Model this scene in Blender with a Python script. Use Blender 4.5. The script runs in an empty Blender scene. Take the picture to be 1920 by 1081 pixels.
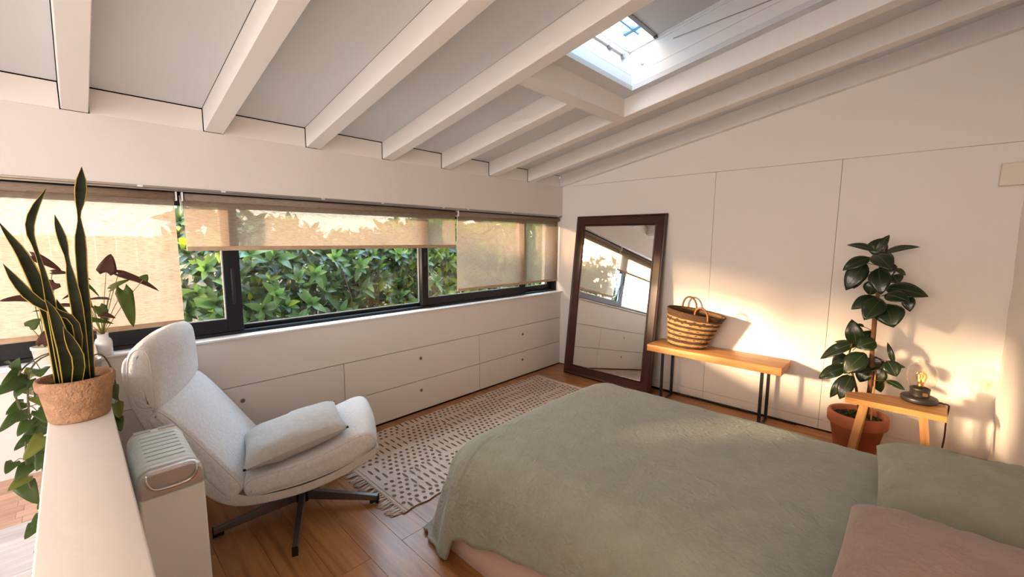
import bpy, bmesh, math, random
from mathutils import Vector, Matrix, noise
random.seed(7)
EXPOSURE, SKY_STRENGTH, SUN_ENERGY, SKY_WARM = 2.12, 3.2, 4.2, (1.0, 0.70, 0.48, 1)
PI = math.pi
SC = bpy.context.scene
COL = SC.collection

# ------------------------------------------------------------------ camera
cam_data = bpy.data.cameras.new('camera')
cam_data.sensor_fit = 'HORIZONTAL'
cam_data.sensor_width = 36.0
cam_data.lens = 36.0 * 784.68 / 1920.0
cam_data.clip_start = 0.02
cam = bpy.data.objects.new('camera', cam_data)
COL.objects.link(cam)
cr = Vector((0.72573764, 0.68794974, 0.00547951))
cu = Vector((-0.08391714, 0.08061569, 0.99320644))
cf = Vector((-0.68283438, 0.72126712, -0.11623661))
mw = Matrix.Identity(4)
for i in range(3):
    mw[i][0] = cr[i]; mw[i][1] = cu[i]; mw[i][2] = -cf[i]
mw[0][3], mw[1][3], mw[2][3] = 2.97183, -3.98468, 1.48836
cam.matrix_world = mw
SC.camera = cam

# ------------------------------------------------------------------ view, sky, sun, window portals
SC.view_settings.view_transform = 'Standard'
SC.view_settings.look = 'None'
SC.view_settings.gamma = 1.0
SC.view_settings.use_curve_mapping = False
SC.view_settings.exposure = EXPOSURE
SC.cycles.use_denoising = True
SC.cycles.max_bounces = 10
SC.cycles.diffuse_bounces = 6
SC.cycles.transparent_max_bounces = 16
SC.cycles.sample_clamp_indirect = 6.0

SUN_DIR = Vector((0.74, 1.0, -0.20)).normalized()      # the way the light travels

world = bpy.data.worlds.new('evening_sky')
SC.world = world
world.use_nodes = True
wt = world.node_tree
wt.nodes.clear()
w_out = wt.nodes.new('ShaderNodeOutputWorld')
w_bg = wt.nodes.new('ShaderNodeBackground')
w_tc = wt.nodes.new('ShaderNodeTexCoord')
w_sep = wt.nodes.new('ShaderNodeSeparateXYZ')
w_ramp = wt.nodes.new('ShaderNodeValToRGB')
w_dot = wt.nodes.new('ShaderNodeVectorMath'); w_dot.operation = 'DOT_PRODUCT'
w_dot.inputs[1].default_value = (-SUN_DIR.x, -SUN_DIR.y, -SUN_DIR.z)
w_pow = wt.nodes.new('ShaderNodeMapRange')
w_pow.interpolation_type = 'SMOOTHSTEP'
w_pow.inputs[1].default_value = 0.35; w_pow.inputs[2].default_value = 1.0
w_mix = wt.nodes.new('ShaderNodeMix'); w_mix.data_type = 'RGBA'; w_mix.blend_type = 'MIX'
er = w_ramp.color_ramp.elements
er[0].position = 0.0; er[0].color = (0.80, 0.83, 0.93, 1)
er[1].position = 0.75; er[1].color = (0.48, 0.73, 1.0, 1)
e = w_ramp.color_ramp.elements.new(0.3); e.color = (0.72, 0.85, 1.0, 1)
w_mix.inputs[7].default_value = SKY_WARM
wt.links.new(w_tc.outputs['Generated'], w_sep.inputs[0])
wt.links.new(w_sep.outputs['Z'], w_ramp.inputs[0])
wt.links.new(w_tc.outputs['Generated'], w_dot.inputs[0])
wt.links.new(w_dot.outputs['Value'], w_pow.inputs[0])
wt.links.new(w_pow.outputs[0], w_mix.inputs[0])
wt.links.new(w_ramp.outputs[0], w_mix.inputs[6])
wt.links.new(w_mix.outputs[2], w_bg.inputs[0])
w_bg.inputs[1].default_value = SKY_STRENGTH
wt.links.new(w_bg.outputs[0], w_out.inputs[0])

sun = bpy.data.lights.new('sun', 'SUN')
sun.energy = SUN_ENERGY
sun.color = (1.0, 0.66, 0.39)
sun.angle = math.radians(5)
sun_ob = bpy.data.objects.new('sun', sun)
sun_ob.rotation_euler = SUN_DIR.to_track_quat('-Z', 'Y').to_euler()
COL.objects.link(sun_ob)

def portal(name, center, direction, sx, sy):
    l = bpy.data.lights.new(name, 'AREA')
    l.shape = 'RECTANGLE'; l.size = sx; l.size_y = sy
    l.cycles.is_portal = True
    o = bpy.data.objects.new(name, l)
    o.location = center
    o.rotation_euler = Vector(direction).to_track_quat('-Z', 'Y').to_euler()
    COL.objects.link(o)
portal('window_portal', (-0.27, -2.75, 1.33), (1, 0, 0), 5.6, 0.92)
portal('rear_portal', (2.17, -7.06, 1.5), (0, 1, 0), 2.35, 2.3)
portal('skylight_portal', (1.62, -1.65, 2.95), (0.19, 0, -1), 0.5, 0.9)

# ------------------------------------------------------------------ materials
MATS = {}
def mat(name, color, rough=0.6, metal=0.0, spec=0.4, var=0.0, vscale=8.0, bump=0.0, bscale=40.0, stretch=None, sss=0.0, translucent=0.0, color2=None, coat=0.0, detail=4.0, sheen=0.0, crinkle=0.0, cscale=18.0):
    if name in MATS: return MATS[name]
    m = bpy.data.materials.new(name); m.use_nodes = True
    nt = m.node_tree; b = nt.nodes['Principled BSDF']
    b.inputs['Base Color'].default_value = (*color, 1)
    b.inputs['Roughness'].default_value = rough
    b.inputs['Metallic'].default_value = metal
    b.inputs['Specular IOR Level'].default_value = spec
    if coat: b.inputs['Coat Weight'].default_value = coat
    if sheen: b.inputs['Sheen Weight'].default_value = sheen
    tc = nt.nodes.new('ShaderNodeTexCoord'); mp = nt.nodes.new('ShaderNodeMapping')
    nt.links.new(tc.outputs['Object'], mp.inputs[0])
    if stretch: mp.inputs['Scale'].default_value = stretch
    if var or color2:
        n = nt.nodes.new('ShaderNodeTexNoise'); n.inputs['Scale'].default_value = vscale; n.inputs['Detail'].default_value = detail
        nt.links.new(mp.outputs[0], n.inputs['Vector'])
        r = nt.nodes.new('ShaderNodeValToRGB')
        c2 = color2 or tuple(c * (1 - var) for c in color)
        r.color_ramp.elements[0].position = 0.35; r.color_ramp.elements[0].color = (*c2, 1)
        r.color_ramp.elements[1].position = 0.65; r.color_ramp.elements[1].color = (*color, 1)
        nt.links.new(n.outputs['Fac'], r.inputs[0])
        nt.links.new(r.outputs[0], b.inputs['Base Color'])
    if bump:
        n2 = nt.nodes.new('ShaderNodeTexNoise'); n2.inputs['Scale'].default_value = bscale; n2.inputs['Detail'].default_value = 5
        nt.links.new(mp.outputs[0], n2.inputs['Vector'])
        bp = nt.nodes.new('ShaderNodeBump'); bp.inputs['Strength'].default_value = bump; bp.inputs['Distance'].default_value = 0.01
        nt.links.new(n2.outputs['Fac'], bp.inputs['Height'])
        nt.links.new(bp.outputs[0], b.inputs['Normal'])
    if crinkle:
        n3 = nt.nodes.new('ShaderNodeTexNoise'); n3.noise_type = 'RIDGED_MULTIFRACTAL'; n3.inputs['Scale'].default_value = cscale; n3.inputs['Detail'].default_value = 3.5; n3.inputs['Distortion'].default_value = 1.1
        nt.links.new(mp.outputs[0], n3.inputs['Vector'])
        b3 = nt.nodes.new('ShaderNodeBump'); b3.inputs['Strength'].default_value = crinkle; b3.inputs['Distance'].default_value = 0.006
        nt.links.new(n3.outputs['Fac'], b3.inputs['Height'])
        if bump: nt.links.new(bp.outputs[0], b3.inputs['Normal'])
        nt.links.new(b3.outputs[0], b.inputs['Normal'])
    if translucent:
        out = nt.nodes['Material Output']
        t = nt.nodes.new('ShaderNodeBsdfTranslucent')
        t.inputs[0].default_value = (min(1, color[0]*2.2+.05), min(1, color[1]*2.2+.08), color[2]*1.2, 1)
        mx = nt.nodes.new('ShaderNodeMixShader'); mx.inputs[0].default_value = translucent
        nt.links.new(b.outputs[0], mx.inputs[1]); nt.links.new(t.outputs[0], mx.inputs[2])
        nt.links.new(mx.outputs[0], out.inputs[0])
    MATS[name] = m
    return m

def wood(name, light, dark, rough=0.45, axis='x', scale=1.0, coat=0.0, rand=0.25, bump=0.08):
    if name in MATS: return MATS[name]
    m = bpy.data.materials.new(name); m.use_nodes = True
    nt = m.node_tree; b = nt.nodes['Principled BSDF']
    b.inputs['Roughness'].default_value = rough
    if coat: b.inputs['Coat Weight'].default_value = coat; b.inputs['Coat Roughness'].default_value = 0.25
    tc = nt.nodes.new('ShaderNodeTexCoord'); mp = nt.nodes.new('ShaderNodeMapping')
    nt.links.new(tc.outputs['Object'], mp.inputs[0])
    st = {'x': (1.2, 14, 14), 'y': (14, 1.2, 14), 'z': (14, 14, 1.2)}[axis]
    mp.inputs['Scale'].default_value = tuple(c * scale for c in st)
    oi = nt.nodes.new('ShaderNodeObjectInfo')
    vm = nt.nodes.new('ShaderNodeVectorMath'); vm.operation = 'MULTIPLY_ADD'
    cb = nt.nodes.new('ShaderNodeCombineXYZ')
    ml = nt.nodes.new('ShaderNodeMath'); ml.operation = 'MULTIPLY'; ml.inputs[1].default_value = 37.0
    nt.links.new(oi.outputs['Random'], ml.inputs[0])
    for k in range(3): nt.links.new(ml.outputs[0], cb.inputs[k])
    ad = nt.nodes.new('ShaderNodeVectorMath'); ad.operation = 'ADD'
    nt.links.new(mp.outputs[0], ad.inputs[0]); nt.links.new(cb.outputs[0], ad.inputs[1])
    n = nt.nodes.new('ShaderNodeTexNoise'); n.inputs['Scale'].default_value = 1.0; n.inputs['Detail'].default_value = 6; n.inputs['Distortion'].default_value = 1.4
    nt.links.new(ad.outputs[0], n.inputs['Vector'])
    wv = nt.nodes.new('ShaderNodeTexNoise'); wv.inputs['Scale'].default_value = 5.0; wv.inputs['Detail'].default_value = 3
    nt.links.new(ad.outputs[0], wv.inputs['Vector'])
    mx = nt.nodes.new('ShaderNodeMath'); mx.operation = 'MULTIPLY_ADD'; mx.inputs[1].default_value = 0.35
    nt.links.new(wv.outputs['Fac'], mx.inputs[0]); nt.links.new(n.outputs['Fac'], mx.inputs[2])
    r = nt.nodes.new('ShaderNodeValToRGB')
    r.color_ramp.elements[0].position = 0.48; r.color_ramp.elements[0].color = (*dark, 1)
    r.color_ramp.elements[1].position = 0.82; r.color_ramp.elements[1].color = (*light, 1)
    nt.links.new(mx.outputs[0], r.inputs[0])
    hv = nt.nodes.new('ShaderNodeHueSaturation')
    mr = nt.nodes.new('ShaderNodeMapRange'); mr.inputs[3].default_value = 1 - rand; mr.inputs[4].default_value = 1 + rand
    nt.links.new(oi.outputs['Random'], mr.inputs[0]); nt.links.new(mr.outputs[0], hv.inputs['Value'])
    nt.links.new(r.outputs[0], hv.inputs['Color']); nt.links.new(hv.outputs[0], b.inputs['Base Color'])
    bp = nt.nodes.new('ShaderNodeBump'); bp.inputs['Strength'].default_value = bump; bp.inputs['Distance'].default_value = 0.004
    nt.links.new(mx.outputs[0], bp.inputs['Height']); nt.links.new(bp.outputs[0], b.inputs['Normal'])
    MATS[name] = m
    return m

def glass_mat(name, tint=(1, 1, 1), gloss=0.06, rough=0.0, power=4.0):
    m = bpy.data.materials.new(name); m.use_nodes = True
    nt = m.node_tree; nt.nodes.clear()
    o = nt.nodes.new('ShaderNodeOutputMaterial'); t = nt.nodes.new('ShaderNodeBsdfTransparent'); t.inputs[0].default_value = (*tint, 1)
    g = nt.nodes.new('ShaderNodeBsdfGlossy'); g.inputs['Roughness'].default_value = rough
    fr = nt.nodes.new('ShaderNodeLayerWeight'); fr.inputs[0].default_value = 0.5
    pw = nt.nodes.new('ShaderNodeMath'); pw.operation = 'POWER'; pw.inputs[1].default_value = power
    ml = nt.nodes.new('ShaderNodeMath'); ml.operation = 'MULTIPLY_ADD'; ml.inputs[1].default_value = 0.55; ml.inputs[2].default_value = gloss * 0.7
    nt.links.new(fr.outputs['Facing'], pw.inputs[0]); nt.links.new(pw.outputs[0], ml.inputs[0])
    mx = nt.nodes.new('ShaderNodeMixShader')
    nt.links.new(ml.outputs[0], mx.inputs[0])
    nt.links.new(t.outputs[0], mx.inputs[1]); nt.links.new(g.outputs[0], mx.inputs[2]); nt.links.new(mx.outputs[0], o.inputs[0])
    MATS[name] = m
    return m

def blind_mat():
    m = bpy.data.materials.new('blind_linen'); m.use_nodes = True
    nt = m.node_tree; nt.nodes.clear()
    o = nt.nodes.new('ShaderNodeOutputMaterial')
    tc = nt.nodes.new('ShaderNodeTexCoord'); mp = nt.nodes.new('ShaderNodeMapping'); mp.inputs['Scale'].default_value = (1, 22, 190)
    n = nt.nodes.new('ShaderNodeTexNoise'); n.inputs['Scale'].default_value = 1.3; n.inputs['Detail'].default_value = 5; n.inputs['Distortion'].default_value = 0.6
    nt.links.new(tc.outputs['Object'], mp.inputs[0]); nt.links.new(mp.outputs[0], n.inputs['Vector'])
    r = nt.nodes.new('ShaderNodeValToRGB')
    r.color_ramp.elements[0].position = 0.33; r.color_ramp.elements[0].color = (0.33, 0.245, 0.185, 1)
    r.color_ramp.elements[1].position = 0.56; r.color_ramp.elements[1].color = (0.49, 0.395, 0.315, 1)
    nt.links.new(n.outputs['Fac'], r.inputs[0])
    d = nt.nodes.new('ShaderNodeBsdfDiffuse'); t = nt.nodes.new('ShaderNodeBsdfTranslucent'); tr = nt.nodes.new('ShaderNodeBsdfTransparent')
    nt.links.new(r.outputs[0], d.inputs[0]); nt.links.new(r.outputs[0], t.inputs[0])
    tr.inputs[0].default_value = (1.0, 0.89, 0.76, 1)
    m1 = nt.nodes.new('ShaderNodeMixShader'); m1.inputs[0].default_value = 0.38
    nt.links.new(d.outputs[0], m1.inputs[1]); nt.links.new(t.outputs[0], m1.inputs[2])
    m2 = nt.nodes.new('ShaderNodeMixShader')
    mr = nt.nodes.new('ShaderNodeMapRange'); mr.inputs[1].default_value = 0.3; mr.inputs[2].default_value = 0.7; mr.inputs[3].default_value = 0.12; mr.inputs[4].default_value = 0.30
    nt.links.new(n.outputs['Fac'], mr.inputs[0]); nt.links.new(mr.outputs[0], m2.inputs[0])
    nt.links.new(m1.outputs[0], m2.inputs[1]); nt.links.new(tr.outputs[0], m2.inputs[2]); nt.links.new(m2.outputs[0], o.inputs[0])
    MATS['blind_linen'] = m
    return m

WHITE = mat('white_paint', (0.80, 0.775, 0.745), 0.65, spec=0.25, bump=0.03, bscale=60)
WALLB = mat('plaster_brightened', (0.87, 0.84, 0.805), 0.75, spec=0.2, bump=0.10, bscale=22)  # lighter copy, stands in for more light on the back and right walls
WALLP = mat('plaster_dimmed', (0.74, 0.70, 0.66), 0.75, spec=0.2, bump=0.10, bscale=22)  # darker copy, tones down the strong light on the left side
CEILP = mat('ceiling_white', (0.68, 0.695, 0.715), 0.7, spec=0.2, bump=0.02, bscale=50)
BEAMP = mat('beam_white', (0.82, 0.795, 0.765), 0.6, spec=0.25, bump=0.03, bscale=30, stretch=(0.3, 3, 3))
DRAW = mat('cabinet_paint', (0.77, 0.74, 0.705), 0.5, spec=0.3)
DARKGAP = mat('shadow_gap', (0.02, 0.018, 0.016), 0.9)
CHAR = mat('charcoal_aluminium', (0.010, 0.012, 0.017), 0.4, spec=0.28)
ALU = mat('brushed_aluminium', (0.45, 0.44, 0.43), 0.35, metal=1.0)
STEEL = mat('chrome', (0.62, 0.60, 0.58), 0.16, metal=1.0)
BLACK = mat('black_metal', (0.012, 0.012, 0.013), 0.4, spec=0.5)
RUBBERM = mat('black_rubber', (0.01, 0.01, 0.01), 0.7)
GLASS = glass_mat('window_glass', (0.97, 0.99, 0.98), 0.05)
BLIND = blind_mat()
FLOORW = wood('oak_floor', (0.50, 0.232, 0.088), (0.30, 0.122, 0.041), 0.34, 'x', 1.0, coat=0.12, rand=0.10)
GREYW = wood('grey_boards', (0.62, 0.60, 0.60), (0.42, 0.41, 0.42), 0.5, 'y', 1.0, rand=0.06)
STRIPW = wood('strip_boards', (0.66, 0.42, 0.30), (0.5, 0.3, 0.2), 0.5, 'y', 1.0, rand=0.12)
MAHOG = wood('mahogany', (0.060, 0.014, 0.009), (0.025, 0.006, 0.004), 0.33, 'z', 1.0, coat=0.08, rand=0.0)
PINE = wood('bench_oak', (0.60, 0.30, 0.10), (0.40, 0.17, 0.05), 0.5, 'x', 1.3, rand=0.04)
PINEZ = wood('bench_oak_leg', (0.60, 0.31, 0.11), (0.42, 0.19, 0.055), 0.5, 'z', 1.3, rand=0.04)
MIRROR = mat('mirror_silver', (0.92, 0.93, 0.92), 0.0, metal=1.0)

# ------------------------------------------------------------------ mesh helpers
class MB:
    def __init__(s): s.v = []; s.f = []; s.m = []; s.smooth = []
    def add(s, verts, faces, mi=0, smooth=False):
        o = len(s.v); s.v += [tuple(v) for v in verts]
        for f in faces: s.f.append([o + i for i in f]); s.m.append(mi); s.smooth.append(smooth)
        return s
    def box(s, x0, x1, y0, y1, z0, z1, bevel=0.0, mi=0, M=None, seg=2):
        bm = bmesh.new()
        bmesh.ops.create_cube(bm, size=1.0)
        for v in bm.verts:
            v.co = Vector((x0 + (v.co.x + .5) * (x1 - x0), y0 + (v.co.y + .5) * (y1 - y0), z0 + (v.co.z + .5) * (z1 - z0)))
        if bevel: bmesh.ops.bevel(bm, geom=bm.edges[:] , offset=bevel, segments=seg, affect='EDGES', profile=0.5)
        return s.take(bm, mi, bevel > 0 and seg > 1, M)
    def take(s, bm, mi=0, smooth=False, M=None):
        bm.verts.index_update()
        vs = [(M @ v.co if M else v.co) for v in bm.verts]
        s.add(vs, [[v.index for v in f.verts] for f in bm.faces], mi, smooth); bm.free(); return s
    def prism(s, pts, axis, a, b, mi=0):
        n = len(pts)
        def P(p, t):
            return {'x': (t, p[0], p[1]), 'y': (p[0], t, p[1]), 'z': (p[0], p[1], t)}[axis]
        vs = [P(p, a) for p in pts] + [P(p, b) for p in pts]
        fs = [list(range(n))[::-1], list(range(n, 2 * n))] + [[i, (i + 1) % n, n + (i + 1) % n, n + i] for i in range(n)]
        return s.add(vs, fs, mi)
    def lathe(s, prof, seg=32, c=(0, 0, 0), mi=0, sx=1.0, sy=1.0, cap=True, smooth=True, mis=None):
        n = len(prof); vs = []; fs = []
        for r, z in prof:
            for k in range(seg):
                t = 2 * PI * k / seg; vs.append((c[0] + r * sx * math.cos(t), c[1] + r * sy * math.sin(t), c[2] + z))
        o = len(s.v)
        s.v += vs
        for i in range(n - 1):
            for k in range(seg):
                k2 = (k + 1) % seg
                s.f.append([o + i * seg + k, o + i * seg + k2, o + (i + 1) * seg + k2, o + (i + 1) * seg + k]); s.m.append(mis[i] if mis else mi); s.smooth.append(smooth)
        if cap:
            if prof[0][0] > 1e-5: s.f.append([o + k for k in range(seg)][::-1]); s.m.append(mi); s.smooth.append(False)
            if prof[-1][0] > 1e-5: s.f.append([o + (n - 1) * seg + k for k in range(seg)]); s.m.append(mi); s.smooth.append(False)
        return s
    def tube(s, pts, r, seg=8, mi=0, caps=True):
        pts = [Vector(p) for p in pts]; n = len(pts); rs = r if isinstance(r, (list, tuple)) else [r] * n
        o = len(s.v); up = Vector((0.13, 0.31, 0.94)).normalized(); prev = None
        for i, p in enumerate(pts):
            t = (pts[min(i + 1, n - 1)] - pts[max(i - 1, 0)]).normalized()
            a = prev if prev else t.cross(up)
            if a.length < 1e-3: a = t.cross(Vector((1, 0, 0)))
            a = (a - t * a.dot(t)).normalized(); b = t.cross(a); prev = a
            for k in range(seg):
                th = 2 * PI * k / seg; s.v.append(tuple(p + (a * math.cos(th) + b * math.sin(th)) * rs[i]))
        for i in range(n - 1):
            for k in range(seg):
                k2 = (k + 1) % seg
                s.f.append([o + i * seg + k, o + i * seg + k2, o + (i + 1) * seg + k2, o + (i + 1) * seg + k]); s.m.append(mi); s.smooth.append(True)
        if caps:
            s.f.append([o + k for k in range(seg)][::-1]); s.f.append([o + (n - 1) * seg + k for k in range(seg)])
            s.m += [mi, mi]; s.smooth += [False, False]
        return s
    def grid(s, nu, nv, fn, mi=0, smooth=True, closed_u=False):
        o = len(s.v)
        for i in range(nu):
            for j in range(nv): s.v.append(tuple(fn(i, j)))
        for i in range(nu if closed_u else nu - 1):
            for j in range(nv - 1):
                i2 = (i + 1) % nu
                s.f.append([o + i * nv + j, o + i2 * nv + j, o + i2 * nv + j + 1, o + i * nv + j + 1]); s.m.append(mi); s.smooth.append(smooth)
        return s
    def mesh(s, name, mats):
        me = bpy.data.meshes.new(name)
        me.from_pydata(s.v, [], s.f); me.update()
        for m in (mats if isinstance(mats, (list, tuple)) else [mats]): me.materials.append(m)
        me.polygons.foreach_set('material_index', s.m)
        me.polygons.foreach_set('use_smooth', s.smooth)
        return me

def link(name, me, parent=None, loc=None, kind=None):
    o = bpy.data.objects.new(name, me); COL.objects.link(o)
    if parent: o.parent = parent
    if loc: o.location = loc
    if kind: o['kind'] = kind
    return o
def ob(name, mb, mats, parent=None, loc=None, kind=None, label=None):
    o = link(name, mb.mesh(name, mats), parent, loc, kind)
    if label: o['label'] = label
    return o
def empty(name, loc=(0, 0, 0), rz=0.0, kind=None):
    o = bpy.data.objects.new(name, None); COL.objects.link(o)
    o.empty_display_size = 0.05; o.location = loc; o.rotation_euler = (0, 0, rz)
    if kind: o['kind'] = kind
    return o
def thing(name, label, cat, loc=(0, 0, 0), rz=0.0, group=None):
    return tag(empty(name, loc, rz), label, cat, group)
def tag(o, label, cat, group=None):
    o['label'] = label; o['category'] = cat
    if group: o['group'] = group
    return o
def boxo(name, m, parent, x0, x1, y0, y1, z0, z1, bevel=0.0, kind=None, seg=1):
    return ob(name, MB().box(x0, x1, y0, y1, z0, z1, bevel, seg=seg), m, parent, kind=kind)
def subsurf(o, n=2):
    md = o.modifiers.new('subdivision', 'SUBSURF'); md.levels = n; md.render_levels = n
    return o
def chaikin(pts, n=2, closed=True):
    for _ in range(n):
        q = []
        L = len(pts)
        for i in range(L if closed else L - 1):
            a = pts[i]; b = pts[(i + 1) % L]
            q.append(tuple(.75 * a[k] + .25 * b[k] for k in range(len(a)))); q.append(tuple(.25 * a[k] + .75 * b[k] for k in range(len(a))))
        if not closed: q = [pts[0]] + q + [pts[-1]]
        pts = q
    return pts
# ------------------------------------------------------------------ room shell
S_ = 0.1928                      # roof slope
BS, B0, BW, BD = 0.55674, -0.06018, 0.09327, 0.125
YEND = -7.0
XR = 3.44
# floor ------------------------------------------------------------
floor = empty('floor', kind='structure')
boxo('subfloor', DARKGAP, floor, -0.2, XR + .1, -4.07, 0.02, -0.12, -0.012)
PW = 0.165
plank_meshes = {}
def plank_mesh(L):
    k = round(L, 3)
    if k not in plank_meshes:
        plank_meshes[k] = MB().box(0, k - .0008, 0, PW - .0008, -0.012, 0.0, 0.0009, seg=1).mesh('plank', FLOORW)
    return plank_meshes[k]
rng = random.Random(11)
y = -3.125 - PW * 6
row = 0
while y < 0.0:
    x = 0.0
    off = [0.35, 1.257, 0.7, 1.05, 0.2, 0.9][row % 6] if abs(y + 3.29) > .01 else 1.257
    cuts = [0.0] + [off + 1.4 * k for k in range(4) if off + 1.4 * k < XR - .1] + [XR]
    for a, b in zip(cuts, cuts[1:]):
        if y + PW > 0.001:
            me = MB().box(0, b - a - .0015, 0, max(.01, -y - .001), -0.012, 0.0).mesh('plank', FLOORW)
        else: me = plank_mesh(b - a)
        link('plank', me, floor, (a, y, 0))
    y += PW; row += 1

# raised landing beyond the half wall
LZ = 0.36
landing = empty('floor_landing', kind='structure')
boxo('landing_base', DARKGAP, landing, -0.02, XR, YEND, -4.075, 0.0, LZ - .014)
for k in range(9):
    x0 = 0.0 + k * .0555
    for (ya, yb) in ((YEND, -5.6 + .13 * (k % 3)), (-5.6 + .13 * (k % 3), -4.20 - .02 * (k % 2)), (-4.20 - .02 * (k % 2), -4.075)):
        link('plank', MB().box(0, .0545, 0, yb - ya - .001, -.014, 0).mesh('plank', STRIPW), landing, (x0, ya, LZ))
for k in range(15):
    x0 = 0.50 + k * .19
    link('plank', MB().box(0, .188, 0, -4.075 - YEND, -.014, 0, .001, seg=1).mesh('plank', GREYW), landing, (x0, YEND, LZ))

# left wall (window wall), x = 0 -----------------------------------
wl = empty('wall_left', kind='structure')
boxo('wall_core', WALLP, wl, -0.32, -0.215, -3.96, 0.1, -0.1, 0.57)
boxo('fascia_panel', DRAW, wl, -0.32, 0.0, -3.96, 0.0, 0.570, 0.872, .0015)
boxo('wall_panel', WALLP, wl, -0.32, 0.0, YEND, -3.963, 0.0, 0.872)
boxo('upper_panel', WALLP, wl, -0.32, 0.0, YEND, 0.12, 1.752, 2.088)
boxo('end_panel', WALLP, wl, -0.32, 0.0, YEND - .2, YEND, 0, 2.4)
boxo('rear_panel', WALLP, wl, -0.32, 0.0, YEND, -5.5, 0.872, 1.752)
boxo('header_strip', DARKGAP, wl, -0.30, -0.012, YEND, 0.0, 1.742, 1.751)
ys = [B0 - BS * (7 - i) for i in range(-6, 8)]
for a, b in zip(ys, ys[1:]):
    boxo('infill_panel', BEAMP, wl, -0.06, 0.0, a + BW + .004, b - .004, 2.0885, 2.209, .001)
boxo('infill_backing', DARKGAP, wl, -0.10, -0.062, YEND, 0.0, 2.06, 2.26)
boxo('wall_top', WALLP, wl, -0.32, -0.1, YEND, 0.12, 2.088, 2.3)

# back wall, y = 0 --------------------------------------------------
wb = empty('wall_back', kind='structure')
boxo('wall_core', DARKGAP, wb, -0.30, XR + .2, 0.006, 0.14, -0.12, 2.085)
xs = [-0.30, 1.672, 2.556, XR + .15]
for a, b in zip(xs, xs[1:]):
    boxo('wall_panel', WALLB, wb, a + .0012, b - .0012, 0.0, 0.02, 0.0862, 2.089, .0012)
    boxo('skirting_panel', WALLB, wb, a + .0012, b - .0012, 0.0, 0.02, 0.010, 0.0838, .0012)
ob('gable_panel', MB().prism([(-0.3, 2.0912), (XR + .15, 2.0912), (XR + .15, 2.2 + S_ * 3.6), (-0.3, 2.2 - S_ * .3)], 'y', 0.0005, 0.14), WALLB, wb)

# right wall ---------------------------------------------------------
wr = empty('wall_right', kind='structure')
def rough_wall(i, j):
    yy = -7.2 + 7.2 * i / 119; zz = 0.0 + 2.9 * j / 49
    d = 0.010 * noise.noise(Vector((yy * 2.2, zz * 2.2, 3.1))) + 0.004 * noise.noise(Vector((yy * 7, zz * 7, 1.0)))
    return (XR + .006 + d, yy, zz)
ob('plaster_face', MB().grid(120, 50, rough_wall), WALLB, wr)
boxo('wall_core', WALLB, wr, XR + .03, XR + .2, -7.2, 0.1, -0.1, 2.9)
# rear wall out of view, its wide opening added to let in fill light
wre = empty('wall_rear', kind='structure')
boxo('wall_side', WALLP, wre, 0.0, 1.00, YEND - .2, YEND, 0, 2.9)
boxo('wall_side', WALLP, wre, 3.34, XR, YEND - .2, YEND, 0, 2.9)
boxo('wall_head', WALLP, wre, 1.00, 3.34, YEND - .2, YEND, 2.62, 2.9)
boxo('wall_foot', WALLP, wre, 1.00, 3.34, YEND - .2, YEND, 0, LZ)

# half wall the camera leans over -----------------------------------
wp = empty('wall_partition', kind='structure')
boxo('wall_core', WALLP, wp, 0.001, 2.75, -4.066, -3.932, 0.0, 0.925)
ob('cap_board', MB().box(0.001, 2.752, -4.068, -3.930, 0.925, 0.95, .004, seg=2), WALLP, wp)

# ceiling -----------------------------------------------------------
ce = empty('ceiling', kind='structure')
def sl(x, y, h): return (x - S_ * h * .6, y, 2.09 + BD + S_ * x + h)
def sbox(x0, x1, y0, y1, h0, h1, tilt=False):
    f = (lambda x, y, h: sl(x, y, h)) if tilt else (lambda x, y, h: (x, y, 2.09 + BD + S_ * x + h))
    vs = [f(x, y, h) for x in (x0, x1) for y in (y0, y1) for h in (h0, h1)]
    return MB().add(vs, [(0, 1, 3, 2), (4, 6, 7, 5), (0, 4, 5, 1), (2, 3, 7, 6), (0, 2, 6, 4), (1, 5, 7, 3)])
XC = 3.62
TX0, TX1 = 1.315, 1.405          # trimmer
for i, yb in enumerate(ys):
    k = i - 6
    xe = TX0 if k == 4 else XC
    b = ob('ceiling_beam', sbox(0.0, xe, yb, yb + (BW if k < 7 else -yb - .001), -BD, 0.004), BEAMP, ce)
    md = b.modifiers.new('bevel', 'BEVEL'); md.width = .003; md.segments = 1
ob('trimmer_beam', sbox(TX0, TX1, ys[9] + BW, ys[11], -BD, 0.004), BEAMP, ce)
SKY0, SKY1, SKX0, SKX1 = -2.10, -1.243, 1.498, 2.95
for i in range(-6, 7):
    a, b = ys[i + 6] + BW, ys[i + 7]
    if i == 3 or i == 4:
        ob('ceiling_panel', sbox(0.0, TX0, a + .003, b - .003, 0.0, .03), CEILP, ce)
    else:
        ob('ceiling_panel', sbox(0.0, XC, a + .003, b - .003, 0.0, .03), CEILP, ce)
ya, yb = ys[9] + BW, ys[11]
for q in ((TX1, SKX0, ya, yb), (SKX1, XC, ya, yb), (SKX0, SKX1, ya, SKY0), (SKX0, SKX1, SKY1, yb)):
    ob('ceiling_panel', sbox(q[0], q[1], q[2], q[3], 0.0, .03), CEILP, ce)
for q in ((-.3, SKX0 - .06, YEND - .2, .1), (SKX1 + .06, XC, YEND - .2, .1), (SKX0 - .06, SKX1 + .06, YEND - .2, SKY0 - .02), (SKX0 - .06, SKX1 + .06, SKY1 + .02, .1)):
    ob('roof_board', sbox(q[0], q[1], q[2], q[3], 0.031, .22), DARKGAP, ce)

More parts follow.
